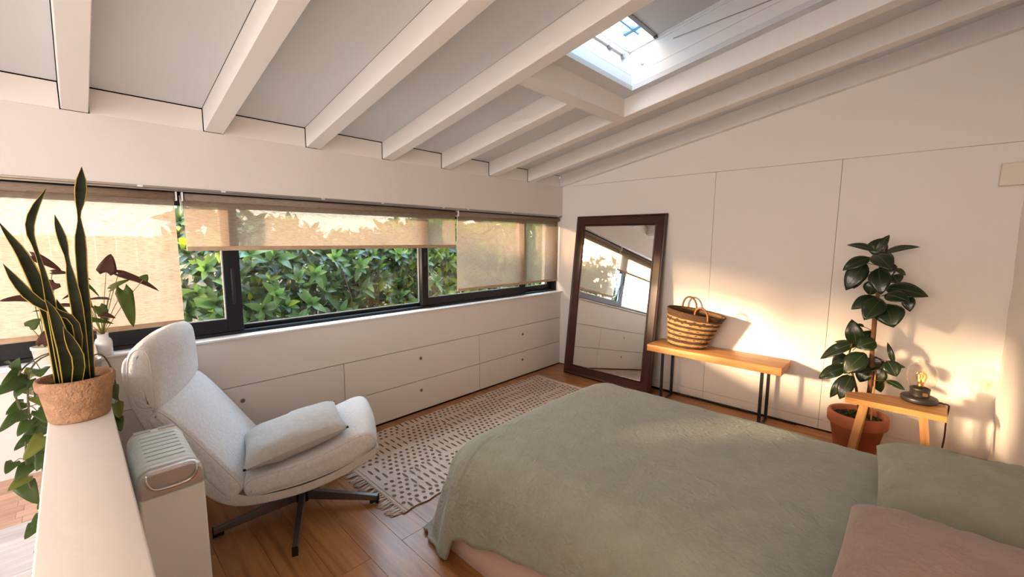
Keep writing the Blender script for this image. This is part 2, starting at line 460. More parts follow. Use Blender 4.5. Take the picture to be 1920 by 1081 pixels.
# skylight ------------------------------------------------------------
sk = empty('window_2', kind='structure')
SHAFT = mat('skylight_lining', (0.84, 0.84, 0.83), 0.45, spec=0.3)
FRAMEW = mat('skylight_frame', (0.86, 0.87, 0.88), 0.35, spec=0.4)
def shaft(name, x0, x1, y0, y1, h0, h1, m=SHAFT): return ob(name, sbox(x0, x1, y0, y1, h0, h1, True), m, sk)
T = .018
for h0, h1 in ((.0302, .098), (.1, .25)):
    shaft('lining_board', SKX0 - T, SKX0, SKY0 - T, SKY1 + T, h0, h1)
    shaft('lining_board', SKX1, SKX1 + T, SKY0 - T, SKY1 + T, h0, h1)
    shaft('lining_board', SKX0, SKX1, SKY0 - T, SKY0, h0, h1)
    shaft('lining_board', SKX0, SKX1, SKY1, SKY1 + T, h0, h1)
# inner frame that holds the sash, glass and its roller blind
shaft('frame_rail', SKX0 - .02, SKX0 + .012, SKY0 - .02, SKY1 + .02, .25, .36, FRAMEW)
shaft('frame_rail', SKX1 - .03, SKX1 + .02, SKY0 - .02, SKY1 + .02, .25, .36, FRAMEW)
shaft('frame_stile', SKX0 + .012, SKX1, SKY0 - .02, SKY0 + .03, .25, .36, FRAMEW)
shaft('frame_stile', SKX0 + .012, SKX1, SKY1 - .012, SKY1 + .02, .25, .36, FRAMEW)
shaft('pane', SKX0, SKX1, SKY0, SKY1, .338, .344, GLASS)
BLUEG = mat('seal_blue_grey', (0.10, 0.22, 0.33), 0.5)
shaft('glazing_bar', SKX0 + .07, SKX0 + .082, SKY0, SKY1, .33, .352, BLUEG)
shaft('glazing_bar', SKX0 + .012, SKX1, SKY1 - .10, SKY1 - .088, .33, .352, BLUEG)
shaft('glazing_bar', SKX0 + .012, SKX1, SKY1 - .075, SKY1 - .067, .33, .352, BLUEG)
SKB = mat('skylight_blind', (0.60, 0.605, 0.61), 0.7)
shaft('roller_shade', SKX0 + .20, SKX1 - .03, SKY0 + .01, SKY1 - .012, .262, .268, SKB)
shaft('shade_bar', SKX0 + .180, SKX0 + .204, SKY0 + .005, SKY1 - .006, .255, .275, mat('shade_bar_grey', (0.20, 0.20, 0.21), 0.4))
shaft('shade_clip', SKX0 + .182, SKX0 + .204, SKY1 - .03, SKY1 - .008, .247, .256, BLACK)
shaft('handle_bar', SKX0 + .0, SKX0 + .012, SKY0 + .25, SKY1 - .08, .20, .222, FRAMEW)
shaft('latch', SKX0 + .0, SKX0 + .02, SKY1 - .13, SKY1 - .10, .175, .205, ALU)
shaft('latch', SKX0 + .0, SKX0 + .02, SKY1 - .30, SKY1 - .26, .19, .205, ALU)
shaft('shade_track', SKX0 + .2, SKX1, SKY1 - .006, SKY1 - .001, .236, .249, FRAMEW)
P = sl(SKX0 + .085, SKY1 - .002, .14)
sc_ = MB(); sc_.lathe([(.004, -.002), (.009, -.002), (.009, .002), (.004, .002)], 16)
o = ob('screw_ring', sc_, ALU, sk, P); o.rotation_euler = (PI / 2, 0, 0)
# long slim lath fixed along the shaft
ob('shade_cord', MB().tube([sl(SKX0 + .3, SKY1 - .012, .19), sl(SKX0 + 1.0, SKY1 - .012, .10)], .003, 6), ALU, sk)

# window strip in the left wall ---------------------------------------
wn = empty('window_1', kind='structure')
FX0, FX1 = -0.165, -0.085        # frame depth
ZB, ZT = 0.905, 1.742
W = mat('sill_paint', (0.80, 0.79, 0.77), 0.35, spec=0.4)
SILL = ob('window_sill', MB().box(-0.32, 0.030, -5.5, 0.0, 0.873, 0.886, .003), W, wn)
def wbx(name, m, x0, x1, y0, y1, z0, z1, bev=.002): return ob(name, MB().box(x0, x1, y0, y1, z0, z1, bev, seg=1), m, wn)
wbx('frame_rail', CHAR, -.20, -.07, -5.5, -.002, .886, .905)
wbx('frame_rail', CHAR, -.20, -.07, -5.5, -.002, 1.722, 1.742)
wbx('frame_stile', CHAR, -.20, -.07, -.030, -.002, .905, 1.722)
wbx('frame_stile', CHAR, -.20, -.07, -5.5, -5.45, .905, 1.722)
wbx('frame_stile', CHAR, -.20, -.07, -4.78, -4.72, .905, 1.722)
# left sliding sash (inner track)
def sash(y0, y1, x0, x1, wl_, wr_, zb, name):
    sa = empty(name); sa.parent = wn
    def q(n, m, *a): return ob(n, MB().box(*a, .002, seg=1), m, sa)
    z0, z1 = .907, 1.72
    q('sash_stile', CHAR, x0, x1, y0, y0 + wl_, z0, z1); q('sash_stile', CHAR, x0, x1, y1 - wr_, y1, z0, z1)
    q('sash_rail', CHAR, x0, x1, y0 + wl_, y1 - wr_, z0, z0 + zb); q('sash_rail', CHAR, x0, x1, y0 + wl_, y1 - wr_, z1 - .05, z1)
    xm = (x0 + x1) / 2
    q('pane', GLASS, xm - .003, xm + .003, y0 + wl_, y1 - wr_, z0 + zb, z1 - .05)
    g = mat('glazing_gasket', (0.45, 0.46, 0.47), 0.5)
    q('gasket', g, x1 - .012, x1 - .004, y1 - wr_ - .008, y1 - wr_ + .001, z0 + zb, z1 - .05)
    q('gasket', g, x1 - .012, x1 - .004, y0 + wl_ - .001, y0 + wl_ + .008, z0 + zb, z1 - .05)
    q('gasket', g, x1 - .012, x1 - .004, y0 + wl_, y1 - wr_, z0 + zb - .001, z0 + zb + .007)
    return sa
s1 = sash(-4.72, -3.252, -.118, -.08, .08, .088, .078, 'sliding_sash')
ob('sash_handle', MB().box(-.080, -.074, -3.305, -3.285, 1.08, 1.30, .003), BLACK, s1)
s2 = sash(-3.30, -1.84, -.165, -.128, .05, .05, .022, 'sliding_sash')
s3 = sash(-1.895, -.545, -.118, -.08, .062, .10, .068, 'sliding_sash')
ob('sash_handle', MB().box(-.080, -.074, -1.872, -1.856, 1.25, 1.37, .003), BLACK, s3)
s4 = sash(-.62, -.032, -.165, -.128, .05, .075, .055, 'sliding_sash')
s5 = sash(-5.45, -4.78, -.165, -.128, .05, .05, .03, 'sliding_sash')

# ground outside
GR = mat('garden_ground', (0.30, 0.24, 0.17), 0.95, color2=(0.14, 0.13, 0.07), vscale=3, bump=.3, bscale=12)
ob('ground', MB().box(-40, -0.33, -40, 30, -0.45, -0.35), GR, kind='structure')
ob('ground_terrace', MB().box(-0.33, 30, -40, -7.21, -0.45, -0.02), mat('terrace', (0.62, 0.48, 0.36), 0.85, var=.2), kind='structure')

ob('wall_sky_screen', MB().box(-4.2, -3.9, -5.3, 9.0, -0.45, 3.1), mat('sky_screen_render', (0.74, 0.66, 0.54), 0.85, bump=.1, bscale=15), kind='structure')  # added wall, screens the bright sky behind the blinds

ob('wall_sun_screen', MB().box(-1.0, 9.0, -9.2, -9.0, -0.45, 1.55), mat('sun_screen_render', (0.72, 0.70, 0.68), 0.85, bump=.1, bscale=15), kind='structure')  # added out of view to cut the low sun at the rear opening
RUBBER=[((2.799,-0.270,1.426),(2.651,-0.270,1.463),0.050,0.50),
((2.805,-0.240,1.404),(2.864,-0.220,1.533),0.045,0.30),
((2.841,-0.270,1.406),(3.015,-0.290,1.455),0.048,0.50),
((2.795,-0.240,1.397),(2.831,-0.210,1.512),0.086,0.20),
((2.806,-0.310,1.406),(2.898,-0.430,1.310),0.091,0.25),
((2.781,-0.270,1.379),(2.645,-0.320,1.288),0.071,0.40),
((2.757,-0.280,1.346),(2.674,-0.330,1.154),0.094,0.10),
((2.744,-0.230,1.292),(2.705,-0.220,1.158),0.054,0.10),
((2.829,-0.310,1.311),(2.859,-0.370,1.145),0.092,0.10),
((2.814,-0.250,1.228),(2.795,-0.240,1.124),0.076,0.10),
((2.865,-0.270,1.350),(2.889,-0.300,1.254),0.073,0.10),
((2.909,-0.240,1.309),(2.964,-0.220,1.268),0.031,0.40),
((2.898,-0.290,1.268),(2.938,-0.320,1.221),0.072,0.30),
((2.873,-0.270,1.180),(3.079,-0.320,1.148),0.090,0.35),
((2.878,-0.320,1.142),(2.998,-0.400,1.114),0.075,0.30),
((2.980,-0.240,1.145),(3.004,-0.270,1.038),0.055,0.10),
((2.830,-0.270,1.119),(2.713,-0.330,1.025),0.070,0.30),
((2.859,-0.310,1.111),(2.789,-0.410,0.972),0.096,0.15),
((2.883,-0.300,1.077),(2.935,-0.370,0.938),0.126,0.05),
((2.892,-0.230,1.321),(2.834,-0.210,1.231),0.058,0.20),
((2.758,-0.290,0.771),(2.718,-0.290,0.953),0.083,0.00),
((2.766,-0.240,0.775),(2.841,-0.210,0.877),0.076,0.20),
((2.755,-0.270,0.790),(2.567,-0.320,0.644),0.068,0.40),
((2.755,-0.230,0.752),(2.628,-0.200,0.763),0.044,0.50),
((2.856,-0.310,0.822),(2.763,-0.350,0.768),0.087,0.30),
((2.808,-0.320,0.734),(2.712,-0.390,0.586),0.100,0.15),
((2.712,-0.290,0.609),(2.571,-0.340,0.506),0.074,0.30),
((2.730,-0.310,0.564),(2.647,-0.360,0.389),0.054,0.10),
((2.749,-0.340,0.568),(2.704,-0.410,0.407),0.071,0.10),
((2.864,-0.270,0.630),(2.737,-0.350,0.590),0.065,0.50),
((2.956,-0.240,0.677),(2.912,-0.220,0.812),0.026,0.00),
((2.856,-0.250,0.707),(2.864,-0.250,0.618),0.082,0.20),
((2.924,-0.300,0.702),(2.976,-0.340,0.614),0.078,0.10),
((2.963,-0.240,0.660),(3.015,-0.230,0.659),0.025,0.50),
((2.929,-0.270,0.560),(3.024,-0.300,0.525),0.036,0.30),
((2.867,-0.230,0.565),(2.908,-0.220,0.459),0.053,0.20),
((2.785,-0.250,0.904),(2.745,-0.270,0.920),0.018,0.30),
((2.715,-0.240,0.677),(2.627,-0.220,0.607),0.075,0.30),
((2.822,-0.250,0.617),(2.794,-0.270,0.516),0.071,0.20),
((2.903,-0.240,0.632),(2.872,-0.240,0.512),0.071,0.20),
((2.675,-0.220,0.578),(2.638,-0.190,0.619),0.063,0.20)]
SNAKE=[[((1.190,-3.970,1.092),0.0161),((1.190,-3.964,1.240),0.0199),((1.190,-3.963,1.369),0.0197),((1.190,-3.959,1.479),0.0225),((1.190,-3.956,1.526),0.0097),((1.190,-3.956,1.554),0.0049),((1.190,-3.950,1.596),0.0194),((1.190,-3.944,1.643),0.0233),((1.190,-3.939,1.693),0.0010)],
[((1.210,-4.024,1.109),0.0173),((1.210,-4.028,1.189),0.0191),((1.210,-4.031,1.290),0.0188),((1.210,-4.037,1.375),0.0112),((1.210,-4.047,1.453),0.0064),((1.210,-4.056,1.508),0.0154),((1.210,-4.044,1.559),0.0155),((1.210,-4.013,1.624),0.0009)],
[((1.160,-4.032,1.100),0.0217),((1.160,-4.036,1.230),0.0253),((1.160,-4.046,1.310),0.0269),((1.160,-4.062,1.388),0.0255),((1.160,-4.078,1.449),0.0195),((1.160,-4.097,1.493),0.0110),((1.160,-4.111,1.531),0.0009)],
[((1.240,-4.011,1.113),0.0134),((1.240,-3.984,1.186),0.0154),((1.240,-3.989,1.256),0.0133),((1.240,-4.028,1.281),0.0149),((1.240,-4.065,1.320),0.0208),((1.240,-4.089,1.370),0.0177),((1.240,-4.107,1.418),0.0009)],
[((1.220,-3.981,1.101),0.0177),((1.220,-3.979,1.214),0.0195),((1.220,-3.982,1.302),0.0231),((1.220,-3.987,1.372),0.0172),((1.220,-3.989,1.423),0.0057),((1.220,-3.994,1.479),0.0179),((1.220,-4.000,1.517),0.0131),((1.220,-4.004,1.551),0.0009)],
[((1.180,-4.001,1.097),0.0338),((1.180,-4.000,1.179),0.0395),((1.180,-4.009,1.245),0.0293),((1.180,-4.021,1.309),0.0010)],
[((1.150,-3.990,1.088),0.0407),((1.150,-3.981,1.170),0.0365),((1.150,-3.983,1.237),0.0262),((1.150,-3.986,1.311),0.0010)],
[((1.245,-4.014,1.106),0.0247),((1.245,-4.013,1.161),0.0284),((1.245,-4.021,1.225),0.0243),((1.245,-4.028,1.279),0.0167),((1.245,-4.041,1.318),0.0009)],
[((1.250,-4.001,1.102),0.0191),((1.250,-3.988,1.134),0.0230),((1.250,-4.002,1.191),0.0208),((1.250,-4.013,1.237),0.0009)]]
PHILO=[((0.060,-3.865,1.315),(0.060,-3.843,1.399),0.056,0.10,0),
((0.060,-3.821,1.304),(0.100,-3.684,1.214),0.037,0.50,0),
((0.110,-3.733,1.272),(0.110,-3.715,1.296),0.031,0.20,1),
((0.060,-3.854,1.230),(0.100,-3.786,1.272),0.028,0.40,1),
((0.090,-3.811,1.221),(0.090,-3.788,1.042),0.050,0.10,1),
((0.060,-3.869,1.180),(0.100,-3.930,1.190),0.015,0.50,0),
((0.030,-4.104,1.400),(0.030,-4.022,1.331),0.034,0.30,0),
((0.030,-4.047,1.322),(0.030,-3.994,1.314),0.020,0.30,0),
((0.030,-4.042,1.271),(0.030,-4.074,1.236),0.041,0.20,0),
((0.090,-4.114,1.208),(0.130,-4.204,1.211),0.033,0.40,0),
((0.080,-4.114,1.216),(0.080,-4.066,1.202),0.024,0.30,0),
((0.110,-4.135,1.085),(0.110,-4.102,1.115),0.036,0.20,1),
((0.040,-4.072,1.142),(0.080,-4.120,1.148),0.009,0.40,0),
((0.030,-4.031,1.160),(0.070,-3.908,1.137),0.019,0.50,0),
((0.060,-3.978,1.091),(0.100,-3.867,1.060),0.027,0.40,1),
((0.090,-3.904,1.149),(0.090,-3.883,1.077),0.039,0.10,1),
((0.100,-3.900,1.108),(0.140,-3.855,1.091),0.026,0.40,0),
((0.060,-3.950,1.275),(0.100,-3.902,1.201),0.013,0.40,1),
((0.040,-3.958,1.292),(0.080,-3.923,1.282),0.016,0.40,0),
((0.080,-4.103,0.993),(0.080,-4.095,1.050),0.034,0.30,0),
((0.040,-3.971,1.220),(0.080,-4.022,1.197),0.015,0.40,0),
((0.060,-3.948,1.183),(0.100,-3.866,1.179),0.011,0.50,1),
((0.060,-3.933,1.026),(0.060,-3.963,0.999),0.030,0.30,0)]
POTHOS=[((0.743,-4.153,1.046),(0.773,-4.166,1.063),0.020),
((0.786,-4.141,1.042),(0.816,-4.129,1.079),0.023),
((0.762,-4.133,1.015),(0.792,-4.174,0.991),0.039),
((0.795,-4.130,1.000),(0.825,-4.184,0.973),0.039),
((0.798,-4.115,0.997),(0.828,-4.146,0.956),0.032),
((0.719,-4.110,0.990),(0.749,-4.120,1.029),0.036),
((0.712,-4.117,0.937),(0.742,-4.137,0.944),0.022),
((0.827,-4.096,0.955),(0.857,-4.107,0.990),0.027),
((0.746,-4.137,0.906),(0.776,-4.174,0.887),0.028),
((0.743,-4.145,0.882),(0.773,-4.193,0.833),0.028),
((0.849,-4.129,0.895),(0.879,-4.161,0.883),0.027),
((0.776,-4.113,0.927),(0.806,-4.094,0.901),0.019),
((0.827,-4.125,0.859),(0.857,-4.150,0.829),0.027),
((0.777,-4.098,0.838),(0.807,-4.139,0.803),0.038),
((0.799,-4.127,0.808),(0.829,-4.151,0.788),0.018),
((0.731,-4.130,0.774),(0.761,-4.168,0.750),0.026),
((0.799,-4.092,0.819),(0.829,-4.117,0.799),0.028),
((0.832,-4.097,0.797),(0.862,-4.142,0.747),0.035),
((0.783,-4.098,0.740),(0.813,-4.119,0.716),0.031),
((0.814,-4.172,0.725),(0.844,-4.188,0.705),0.025),
((0.804,-4.145,0.703),(0.834,-4.171,0.667),0.025),
((0.719,-4.122,0.691),(0.749,-4.166,0.639),0.031),
((0.816,-4.098,0.728),(0.846,-4.120,0.690),0.030),
((0.813,-4.148,0.663),(0.843,-4.186,0.644),0.028),
((0.792,-4.159,0.634),(0.822,-4.134,0.567),0.037),
((0.790,-4.102,0.561),(0.820,-4.131,0.540),0.029),
((0.965,-4.114,0.576),(0.995,-4.137,0.566),0.024),
((0.939,-4.135,0.539),(0.969,-4.156,0.519),0.026),
((1.025,-4.116,0.512),(1.055,-4.135,0.506),0.021),
((1.054,-4.104,0.513),(1.084,-4.112,0.516),0.011),
((1.101,-4.120,0.469),(1.131,-4.139,0.481),0.009),
((0.839,-4.085,1.037),(0.869,-4.085,1.019),0.034),
((0.765,-4.085,0.885),(0.795,-4.095,0.866),0.021),
((0.822,-4.105,0.889),(0.852,-4.085,0.852),0.023),
((0.772,-3.912,0.915),(0.802,-3.905,0.871),0.026),
((0.841,-3.912,0.864),(0.871,-3.905,0.819),0.032),
((0.833,-3.912,0.805),(0.863,-3.905,0.765),0.028),
((0.724,-3.912,0.800),(0.754,-3.905,0.751),0.026)]
# ------------------------------------------------------------------ built-in drawer units
KNOBM = mat('finger_hole', (0.13, 0.12, 0.11), 0.6)
RINGM = mat('finger_ring', (0.30, 0.28, 0.26), 0.35, metal=0.8)
def drawer_unit(y0, y1, ky, label):
    t = thing('drawer_cabinet', label, 'cabinet', (0, (y0 + y1) / 2, 0), group='drawer units under the window')
    w = (y1 - y0) / 2
    boxo('carcass', DARKGAP, t, -.205, -.020, -w + .001, w - .001, 0.012, .566)
    boxo('plinth', BLACK, t, -.19, -.012, -w + .001, w - .001, 0.0, .012)
    for z0, z1, kz in ((.0135, .2745, .187), (.2795, .5655, .471)):
        d = boxo('drawer', DRAW, t, -.019, 0.0, -w + .0024, w - .0024, z0, z1, .0012)
        k = MB().lathe([(.0, .0008), (.0105, .0008), (.0135, .002), (.0145, .0005), (.0145, -.002)], 20, mis=[0, 1, 1, 1], cap=False)
        ko = ob('finger_hole', k, [KNOBM, RINGM], d, (0.0005, ky - (y0 + y1) / 2, kz)); ko.rotation_euler = (0, PI / 2, 0)
    return t
drawer_unit(-3.958, -2.652, -3.307, 'white built-in drawer unit behind the grey lounge chair')
drawer_unit(-2.652, -1.302, -1.98, 'white built-in drawer unit between the chair and the mirror, middle one')
drawer_unit(-1.302, -0.002, -.672, 'white built-in drawer unit in the corner next to the mirror')

# ------------------------------------------------------------------ roller blinds
HEM = mat('blind_hem', (0.52, 0.36, 0.23), 0.7, var=.15, vscale=30)
rail = ob('blind_rail', MB().box(-.055, -.008, YEND + .1, -.004, 1.744, 1.7515).box(-.012, .006, YEND + .1, -.004, 1.752, 1.764, .002, seg=1), ALU)
tag(rail, 'long aluminium rail above the blinds, screwed along the left wall', 'rail')
for yy in (-5.2, -4.2, -3.7, -3.33, -2.75, -2.3, -1.72, -1.44, -.85, -.09):
    ob('rail_clip', MB().box(.004, .009, yy - .012, yy + .012, 1.753, 1.763, .002, seg=1), FRAMEW, rail)
def blind(y0, y1, zb, label):
    t = thing('roller_blind', label, 'blind', (-.052, (y0 + y1) / 2, zb), group='linen roller blinds')
    w = (y1 - y0) / 2; h = 1.738 - zb
    ob('roller', MB().tube([(.022, -w + .004, h - .021), (.022, w - .004, h - .021)], .020, 20), BLIND, t)
    def fab(i, j):
        yy = -w + 2 * w * i / 40; zz = h * j / 12
        return (.001 + .0025 * math.sin(yy * 3 + zz * 2) * min(1, (h - zz) * 4), yy, zz)
    ob('fabric', MB().grid(41, 13, fab), BLIND, t)
    ob('bottom_bar', MB().box(-.004, .013, -w, w, -.012, .014, .004, seg=2), HEM, t)
    for s in (-1, 1):
        ob('end_bracket', MB().box(-.002, .044, s * (w + .006) - .003, s * (w + .006) + .003, h - .045, h + .004, .001, seg=1), FRAMEW, t)
    return t
b0 = blind(-4.31, -3.556, 1.005, 'pale linen roller blind pulled almost down, behind the snake plant')
b1 = blind(-3.517, -1.548, 1.424, 'wide pale linen roller blind half raised above the hedge view')
b2 = blind(-1.532, -.020, 1.018, 'pale linen roller blind lowered in the corner next to the mirror')
def chain(y, z0, label, par):
    m = MB()
    m.tube([(0, 0, 0), (.012, .001, -.05), (.012, .002, z0 + .02), (.010, .006, z0), (.006, .010, z0 + .02), (.004, .009, -.05), (0, .008, 0)], .0022, 6)
    return ob('pull_chain', m, FRAMEW, par, (.02, y, 0))
chain(.77, -.36, '', b2).location = (.012, -.766, .705)
chain(1.0, -.10, '', b1).location = (.012, -1.0, .300)

# ------------------------------------------------------------------ leaning mirror
def leaning_mirror():
    t = thing('leaning_mirror', 'tall mirror in a dark mahogany frame leaning against the back wall', 'mirror', (.748, -.243, .002))
    Wd, H = 1.03, 1.757
    tilt = math.asin(.208 / H)
    t.rotation_euler = (-tilt, 0, 0)
    # local: x across, z up, front face at y = 0, back at y = .036
    prof = [(0, .034), (0, .006), (.004, .001), (.016, -.004), (.022, .0), (.026, .004), (.094, .007), (.100, .003), (.107, .001), (.112, .006), (.112, .02), (.0, .034)]
    def rail_(p0, p1, inward, name, m):
        mb = MB(); p0 = Vector(p0); p1 = Vector(p1); d = (p1 - p0).normalized(); iv = Vector(inward)
        vs = []
        for p, sg in ((p0, 1), (p1, -1)):
            for a, b in prof: vs.append(p + iv * a + d * (a * sg) + Vector((0, b, 0)))
        n = len(prof)
        fs = [(i, i + 1, n + i + 1, n + i) for i in range(n - 1)]
        mb.add(vs, fs); return ob(name, mb, m, t)
    MAHX = wood('mahogany_rail', (0.060, 0.014, 0.009), (0.025, 0.006, 0.004), 0.33, 'x', 1.0, coat=0.08, rand=0.0)
    w = Wd / 2
    rail_((-w, 0, 0), (-w, 0, H), (1, 0, 0), 'frame_stile', MAHOG)
    rail_((w, 0, H), (w, 0, 0), (-1, 0, 0), 'frame_stile', MAHOG)
    rail_((w, 0, 0), (-w, 0, 0), (0, 0, 1), 'frame_rail', MAHX)
    rail_((-w, 0, H), (w, 0, H), (0, 0, -1), 'frame_rail', MAHX)
    boxo('mirror_glass', MIRROR, t, -w + .10, w - .10, .012, .016, .10, H - .10)
    boxo('back_board', mat('mirror_back', (.12, .07, .04), .8), t, -w + .02, w - .02, .018, .032, .02, H - .02)
leaning_mirror()

# ------------------------------------------------------------------ bench against the back wall
def bench():
    t = thing('wooden_bench', 'long thick oak bench on slim black metal legs against the back wall', 'bench', (1.805, -.185, 0))
    top = ob('bench_top', MB().box(-.54, .54, -.165, .165, .468, .53, .006, seg=2), PINE, t)
    for sx in (-.404, .402):
        for yy in (-.118, .112):
            ob('leg', MB().box(sx - .011, sx + .011, yy - .011, yy + .011, 0.0, .466, .002, seg=1), BLACK, t)
        ob('foot_bar', MB().box(sx - .010, sx + .010, -.107, .101, 0.0, .012, .002, seg=1), BLACK, t)
        boxo('top_plate', BLACK, t, sx - .012, sx + .012, -.13, .124, .464, .468)
bench()
cab = ob('cable_pipe', MB().tube([(.95, -.022, .010), (1.6, -.019, .010), (2.1, -.02, .010), (2.42, -.022, .010)], .010, 10), BLACK)
tag(cab, 'black cable pipe lying on the floor along the back wall behind the bench', 'cable')

# ------------------------------------------------------------------ basket
def basket():
    t = thing('woven_basket', 'striped brown woven basket with two loop handles on the oak bench', 'basket', (1.585, -.185, .531))
    DK = mat('basket_dark', (0.095, 0.048, 0.021), 0.85, var=.45, vscale=60, bump=.8, bscale=160, stretch=(1, 1, 3))
    LT = mat('basket_light', (0.50, 0.30, 0.125), 0.75, var=.4, vscale=50, bump=.8, bscale=160, stretch=(1, 1, 3))
    IN = mat('basket_inside', (0.14, 0.075, 0.03), 0.9, bump=.6, bscale=120)
    SH = []
    N = 44; Hh = .322
    mb = MB(); rows = []
    seg = 56
    light_rows = [(4, 7), (11, 14), (17, 20), (23, 26), (29, 32), (35, 37)]
    for i in range(N + 1):
        f = i / N
        a = .160 + .085 * f ** 1.0; b = .112 + .045 * f; cx = -.02 + .065 * f ** 1.15
        if f < .08: q = math.sqrt(max(0, 1 - (1 - f / .08) ** 2)); a -= .03 * (1 - q); b -= .03 * (1 - q)
        lt = any(p <= i < q for p, q in light_rows)
        bul = .004 * abs(math.sin(i * PI / 3.0)) + (.003 if lt else 0)
        rows.append((a + bul, b + bul, cx, f * Hh))
    vs = []; fs = []; mi = []
    for i, (a, b, cx, z) in enumerate(rows):
        for k in range(seg):
            th = 2 * PI * k / seg
            wob = .002 * math.sin(th * 9 + i * 1.7) + .002 * math.sin(th * 4 + i * .6)
            dz = -.028 * (i / N) * math.cos(th)          # rim dips on one side
            vs.append((cx + (a + wob) * math.cos(th), (b + wob) * math.sin(th), z + dz + .0015 * math.sin(th * 11 + i)))
    for i in range(N):
        for k in range(seg):
            lt = any(p <= i < q for p, q in light_rows) and not (math.sin(k * 2.1 + i) > .93)
            mb.v = vs; mb.f.append([i * seg + k, i * seg + (k + 1) % seg, (i + 1) * seg + (k + 1) % seg, (i + 1) * seg + k]); mb.m.append(1 if lt else 0); mb.smooth.append(True)
    mb.f.append([k for k in range(seg)][::-1]); mb.m.append(0); mb.smooth.append(False)
    ob('woven_body', mb, [DK, LT], t)
    ib = MB()
    a, b, cx, z = rows[-1]
    ib.grid(12, seg, lambda i, j: (cx * (1 - i / 11) + (a - .008 - .085 * i / 11) * math.cos(2 * PI * j / (seg - 1)), (b - .008 - .045 * i / 11) * math.sin(2 * PI * j / (seg - 1)), z - .028 * math.cos(2 * PI * j / (seg - 1)) * (1 - i / 11) - .285 * i / 11))
    ob('lining', ib, IN, t)
    ob('rim', MB().tube([(cx + (a - .003) * math.cos(2 * PI * k / 48), (b - .003) * math.sin(2 * PI * k / 48), z - .028 * math.cos(2 * PI * k / 48)) for k in range(49)], .0065, 8), DK, t)
    HM = mat('basket_handle', (0.22, 0.095, 0.035), 0.6)
    for yy, x0, x1, hgt in ((.135, -.125, .005, .118), (-.130, .085, .195, .088)):
        pts = [(x0, yy, z - .05)] + [((x0 + x1) / 2 - (x1 - x0) / 2 * math.cos(PI * k / 12), yy + (.006 if yy > 0 else -.006) * math.sin(PI * k / 12), z - .015 + hgt * math.sin(PI * k / 12) ** .8 - .028 * (((x0 + x1) / 2 - (x1 - x0) / 2 * math.cos(PI * k / 12)) - cx) / a) for k in range(13)] + [(x1, yy, z - .05)]
        ob('handle', MB().tube(pts, .0085, 10), HM, t)
basket()

# ------------------------------------------------------------------ stool and lamp
def stool():
    t = thing('wooden_stool', 'small oak plank stool with splayed legs beside the potted rubber plant', 'stool', (2.975, -.49, 0))
    pts = [(-.225, -.150), (.0, -.138), (.232, -.138), (.236, .0), (.230, .150), (.10, .118), (-.03, .085), (-.16, .035), (-.222, -.01), (-.232, -.08)]
    mb = MB(); bm = bmesh.new()
    vs = [bm.verts.new((x, y, z)) for z in (.464, .50) for x, y in pts]; n = len(pts)
    bm.faces.new(vs[:n][::-1]); bm.faces.new(vs[n:])
    for i in range(n): bm.faces.new([vs[i], vs[(i + 1) % n], vs[n + (i + 1) % n], vs[n + i]])
    bmesh.ops.bevel(bm, geom=bm.edges[:], offset=.003, segments=1, affect='EDGES')
    mb.take(bm)
    ob('seat', mb, PINE, t)
    for (xt, yt, xb, yb) in ((-.135, -.105, -.195, -.165), (.135, -.105, .195, -.150), (-.13, .02, -.18, .06), (.135, .085, .195, .14)):
        m = MB(); hx, hy = .020, .014
        v = [(xb + dx * hx, yb + dy * hy, 0) for dx, dy in ((-1, -1), (1, -1), (1, 1), (-1, 1))] + [(xt + dx * hx, yt + dy * hy, .466) for dx, dy in ((-1, -1), (1, -1), (1, 1), (-1, 1))]
        m.add(v, [(3, 2, 1, 0), (4, 5, 6, 7), (0, 1, 5, 4), (1, 2, 6, 5), (2, 3, 7, 6), (3, 0, 4, 7)])
        ob('leg', m, PINEZ, t)
stool()
